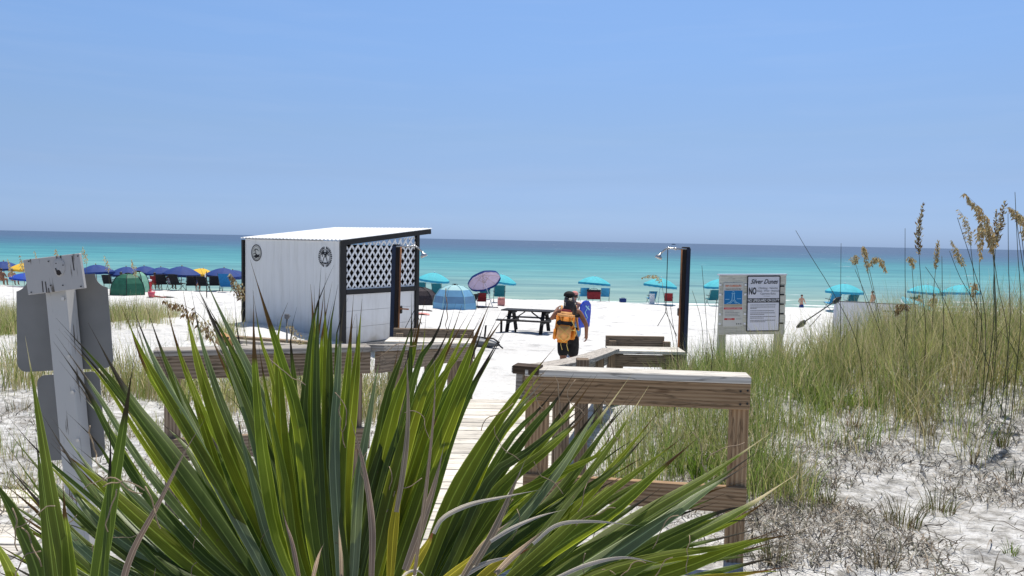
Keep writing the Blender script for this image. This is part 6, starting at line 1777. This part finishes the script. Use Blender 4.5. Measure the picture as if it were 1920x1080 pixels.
def sea_oat(label, d, base_px, path, head, dens, seed, stem='oat_stem', group=None, hang=.8, L=.026, sr=.0028, leaves=2):
    """path: points of the bare stem in the photo; head: points of the seed head, base to tip"""
    base = on_ground(base_px, d)
    t = thing('sea_oat', label, 'sea oat', base, group=group)
    pts = [base - Vector((0, 0, .03))] + [P(x, y, d + .04 * i) for i, (x, y) in enumerate(path)]
    hp = [P(x, y, d + .04 * len(path) + .02 * i) for i, (x, y) in enumerate(head)]
    c = catmull(pts + hp[:1], 14)
    MB().tube(c, [sr * (1.25 - .5 * i / 14) for i in range(15)], 5).build('stem', M[stem], t, True)
    if len(hp) > 1:
        rc = catmull(hp, 24)
        MB().tube(rc, [sr * .7 * (1 - .7 * i / 24) for i in range(25)], 4).build('rachis', M[stem], t, True)
        mb = MB()
        for i in range(2, 25):
            prof = max(.12, math.sin(math.pi * min(1, (i / 24) ** .7 * .96)))
            for k in range(max(1, int(dens * (.35 + prof)))):
                br = Vector((rnd.uniform(-1, 1), rnd.uniform(-1, 1), rnd.uniform(-1.2, .2))) * .018 * prof * (1 + hang)
                dv = Vector((rnd.gauss(0, .35), rnd.gauss(0, .35), -hang)) + (rc[i] - rc[i - 1]).normalized() * (1 - hang) * 1.2
                spikelet(mb, rc[i] + br, dv.normalized(), L * rnd.uniform(.8, 1.45), L * .22, 1 if rnd.random() < .4 else 0)
        o = mb.build('seed_head', [M[seed], M['oat_seed_pale'] if seed != 'oat_seed_pale' else M['oat_seed']], t)
    if leaves:
        for k in range(leaves):
            i = rnd.randint(1, 5); p = c[i]; a = rnd.uniform(0, 6.28); hh = rnd.uniform(.25, .5)
            v = Vector((math.cos(a), math.sin(a), 0)); q = [p + v * hh * (.0 + .55 * f) + Vector((0, 0, hh * (f * 1.1 - .45 * f * f))) for f in (0, .3, .6, 1)]
            blade(q, .007, M['grass_leaf'], t, 'leaf', base_w=.8, peak=.3)
    return t
M['grass_leaf'] = plain('sea_oat_leaf', (.11, .12, .04), .55, .25, .3, 10, translucent=.3)
SO = 'sea oats on the right dune'
OATS = [
    ('tallest drooping sea oat with the largest tan seed head', 4.3, 1905, [(1890, 640), (1872, 540), (1864, 485)], [(1864, 478), (1856, 435), (1838, 393), (1808, 362)], 10, 'oat_seed', 'oat_stem', .85, .027),
    ('sea oat with its head hanging straight down beside the largest one', 4.4, 1875, [(1868, 640), (1865, 520), (1860, 462)], [(1862, 460), (1850, 430), (1838, 425), (1838, 482)], 7, 'oat_seed', 'oat_stem', .9, .024),
    ('upright brown sea oat right of the largest drooping head', 4.4, 1860, [(1862, 620), (1863, 530), (1866, 470)], [(1866, 470), (1870, 440), (1878, 410), (1884, 380)], 7, 'oat_seed_dark', 'oat_stem_dark', .3, .022),
    ('slim brown sea oat between the two large heads', 4.5, 1872, [(1866, 620), (1864, 530), (1863, 470)], [(1863, 468), (1865, 440), (1868, 415), (1868, 395)], 5, 'oat_seed_dark', 'oat_stem_dark', .3, .02),
    ('tall upright dark brown sea oat before the teal umbrella', 4.8, 1745, [(1736, 620), (1728, 540), (1724, 490)], [(1724, 485), (1722, 450), (1724, 420), (1730, 386)], 8, 'oat_seed_dark', 'oat_stem_dark', .25, .022),
    ('short upright brown sea oat right of the tall dark one', 5.0, 1755, [(1748, 610), (1751, 540), (1754, 510)], [(1754, 508), (1756, 485), (1758, 468), (1759, 454)], 6, 'oat_seed', 'oat_stem', .2, .02),
    ('pale feathery sea oat left of the large drooping head', 4.8, 1840, [(1832, 600), (1826, 520), (1820, 462)], [(1820, 460), (1815, 430), (1808, 408), (1798, 393)], 5, 'oat_seed_pale', 'oat_stem', .7, .022),
    ('faded pale sea oat against the dark horizon water', 5.4, 1830, [(1824, 600), (1815, 530), (1806, 495)], [(1806, 498), (1800, 480), (1792, 466), (1784, 450)], 5, 'oat_seed_pale', 'oat_stem', .8, .024),
    ('drooping sea oat at the right edge of the photo', 4.4, 1940, [(1932, 600), (1915, 480), (1905, 405)], [(1905, 405), (1910, 400), (1918, 410), (1922, 450)], 5, 'oat_seed', 'oat_stem_dark', .8, .024),
    ('sea oat with curved head reaching past the right edge', 4.6, 1935, [(1930, 600), (1920, 480), (1912, 420)], [(1912, 418), (1905, 398), (1900, 392), (1893, 388)], 5, 'oat_seed', 'oat_stem_dark', .7, .022),
    ('drooping straw sea oat with two lobes over the turquoise water', 6.2, 1665, [(1655, 620), (1642, 560), (1630, 505)], [(1628, 500), (1640, 482), (1652, 488), (1662, 508)], 6, 'oat_seed_pale', 'oat_stem', .85, .028),
    ('straw sea oat hanging left of the two lobed one', 6.3, 1660, [(1650, 620), (1637, 550), (1622, 490)], [(1622, 478), (1620, 462), (1622, 470), (1627, 508)], 5, 'oat_seed', 'oat_stem', .85, .026),
    ('small curled straw sea oat left of the straw heads', 6.6, 1650, [(1640, 620), (1622, 560), (1606, 500)], [(1604, 494), (1600, 484), (1604, 478), (1609, 492)], 4, 'oat_seed_pale', 'oat_stem', .85, .024),
    ('thin sea oat hanging over the rightmost teal umbrella', 5.2, 1832, [(1828, 600), (1826, 560), (1825, 545)], [(1825, 543), (1826, 530), (1826, 536), (1824, 556)], 4, 'oat_seed', 'oat_stem', .85, .022),
    ('small pale sea oat left of the tall dark one', 5.6, 1720, [(1716, 600), (1712, 530), (1709, 490)], [(1709, 488), (1706, 482), (1710, 484), (1713, 500)], 4, 'oat_seed_pale', 'oat_stem', .85, .022),
    ('orange brown drooping sea oat before the printed white board', 5.0, 1700, [(1700, 650), (1700, 610), (1702, 580)], [(1702, 578), (1695, 570), (1686, 574), (1680, 588)], 5, 'oat_seed_dark', 'oat_stem_dark', .85, .022),
    ('pale sea oat arching over the shower umbrella', 7.0, 1276, [(1262, 640), (1250, 580), (1242, 540)], [(1242, 530), (1232, 517), (1218, 516), (1205, 520)], 3, 'oat_seed_pale', 'oat_stem', .6, .024),
]
for (lb, d, bx, path, head, dens, seed, stem, hang, L) in OATS:
    sea_oat(lb, d * 1.5 + rnd.uniform(-.2, .3), bx, path, head, max(3, int(dens * 1.1)), seed, stem, SO, hang, L * 1.5, .0034, 1)
STEMS = [('bare stem leaning left high above the white board', 5.0, 1640, [(1606, 640), (1560, 545), (1520, 480)], [(1492, 432)]),
         ('bare upright stem in front of the teal umbrella', 5.6, 1575, [(1575, 640), (1576, 560)], [(1577, 456)]),
         ('bare stem leaning left from the white board', 5.6, 1672, [(1655, 640), (1630, 570)], [(1603, 505)]),
         ('bare upright stem left of the tall dark oat', 5.2, 1700, [(1698, 620), (1697, 520)], [(1697, 428)]),
         ('bare upright stem right of short brown oat', 5.0, 1770, [(1769, 620), (1767, 550)], [(1766, 480)]),
         ('bare slanting stem behind the short brown oat', 5.4, 1800, [(1790, 620), (1760, 540)], [(1735, 500)]),
         ('bare tall stem right of the upright brown oat', 4.6, 1895, [(1893, 620), (1891, 500)], [(1890, 400)]),
         ('bare stem at far right rising past the oats', 4.5, 1915, [(1914, 600), (1908, 470)], [(1903, 360)]),
         ('bare slanting stem under the large oat head', 4.6, 1860, [(1848, 600), (1824, 500)], [(1795, 408)]),
         ('bare slanting stem behind the notice board', 8.0, 1322, [(1318, 640), (1312, 590)], [(1298, 545)]),
         ('bare tall stem between shower and notice board', 7.4, 1330, [(1326, 640), (1321, 560)], [(1316, 498)]),
         ('bare dark stem just left of the notice board', 7.0, 1340, [(1338, 640), (1342, 590)], [(1344, 560)]),
         ('bare dark stem below the right shower', 6.6, 1275, [(1270, 660), (1262, 610)], [(1257, 572)]),
         ('bare slanting stem right of pale faded oat', 5.2, 1850, [(1840, 600), (1800, 520)], [(1780, 470)]),
         ('bare stem rising right of the rightmost umbrella', 4.9, 1842, [(1840, 620), (1838, 560)], [(1836, 490)])]
for lb, d, bx, path, tip in STEMS:
    sea_oat(lb, d * (1.42 if d < 6 else 1.1), bx, path, tip, 0, 'oat_seed', 'oat_stem_dark', 'bare grass stems on the right dune', .5, .02, .0030, 1)
# oats on the left
SL = 'sea oats on the left'
sea_oat('curved dark sea oat arching over the left timber offcut', 3.6, 480, [(460, 740), (430, 680), (408, 640)], [(404, 634), (384, 602), (356, 578), (308, 562)], 5, 'oat_seed_dark', 'oat_stem', SL, .85, .026)
sea_oat('drooping sea oat touching the left wall of the shed', 5.0, 470, [(465, 700), (462, 640), (452, 585)], [(456, 560), (448, 535), (440, 525), (430, 512)], 6, 'oat_seed_dark', 'oat_stem', SL, .85, .026)
sea_oat('pale curling sea oat below the shed standpipe', 5.4, 590, [(580, 720), (572, 680), (566, 655)], [(566, 650), (558, 625), (548, 612), (538, 610)], 4, 'oat_seed_pale', 'oat_stem', SL, .85, .022)
LEFTO = [(20, 505, 485, 'pale sea oat at far left of the sea'), (42, 520, 478, 'pale sea oat over the yellow umbrella'), (160, 520, 462, 'pale sea oat just right of the wooden plaque'),
         (110, 515, 466, 'pale sea oat behind the wooden plaque'), (202, 535, 478, 'pale sea oat over the first navy umbrella'), (252, 545, 486, 'pale sea oat over the navy umbrella by the green tent'),
         (70, 520, 470, 'pale sea oat left of the wooden plaque')]
for px, yb, yt, lb in LEFTO:
    sea_oat(lb, 12.5 + rnd.random() * 2, px + 6, [(px + 5, yb + 50), (px + 3, yb)], [(px + 2, yt + 32), (px, yt + 18), (px - 3, yt + 8), (px - 6, yt)], 2, 'oat_seed_pale', 'oat_stem', SL, .8, .045, .003, 0)
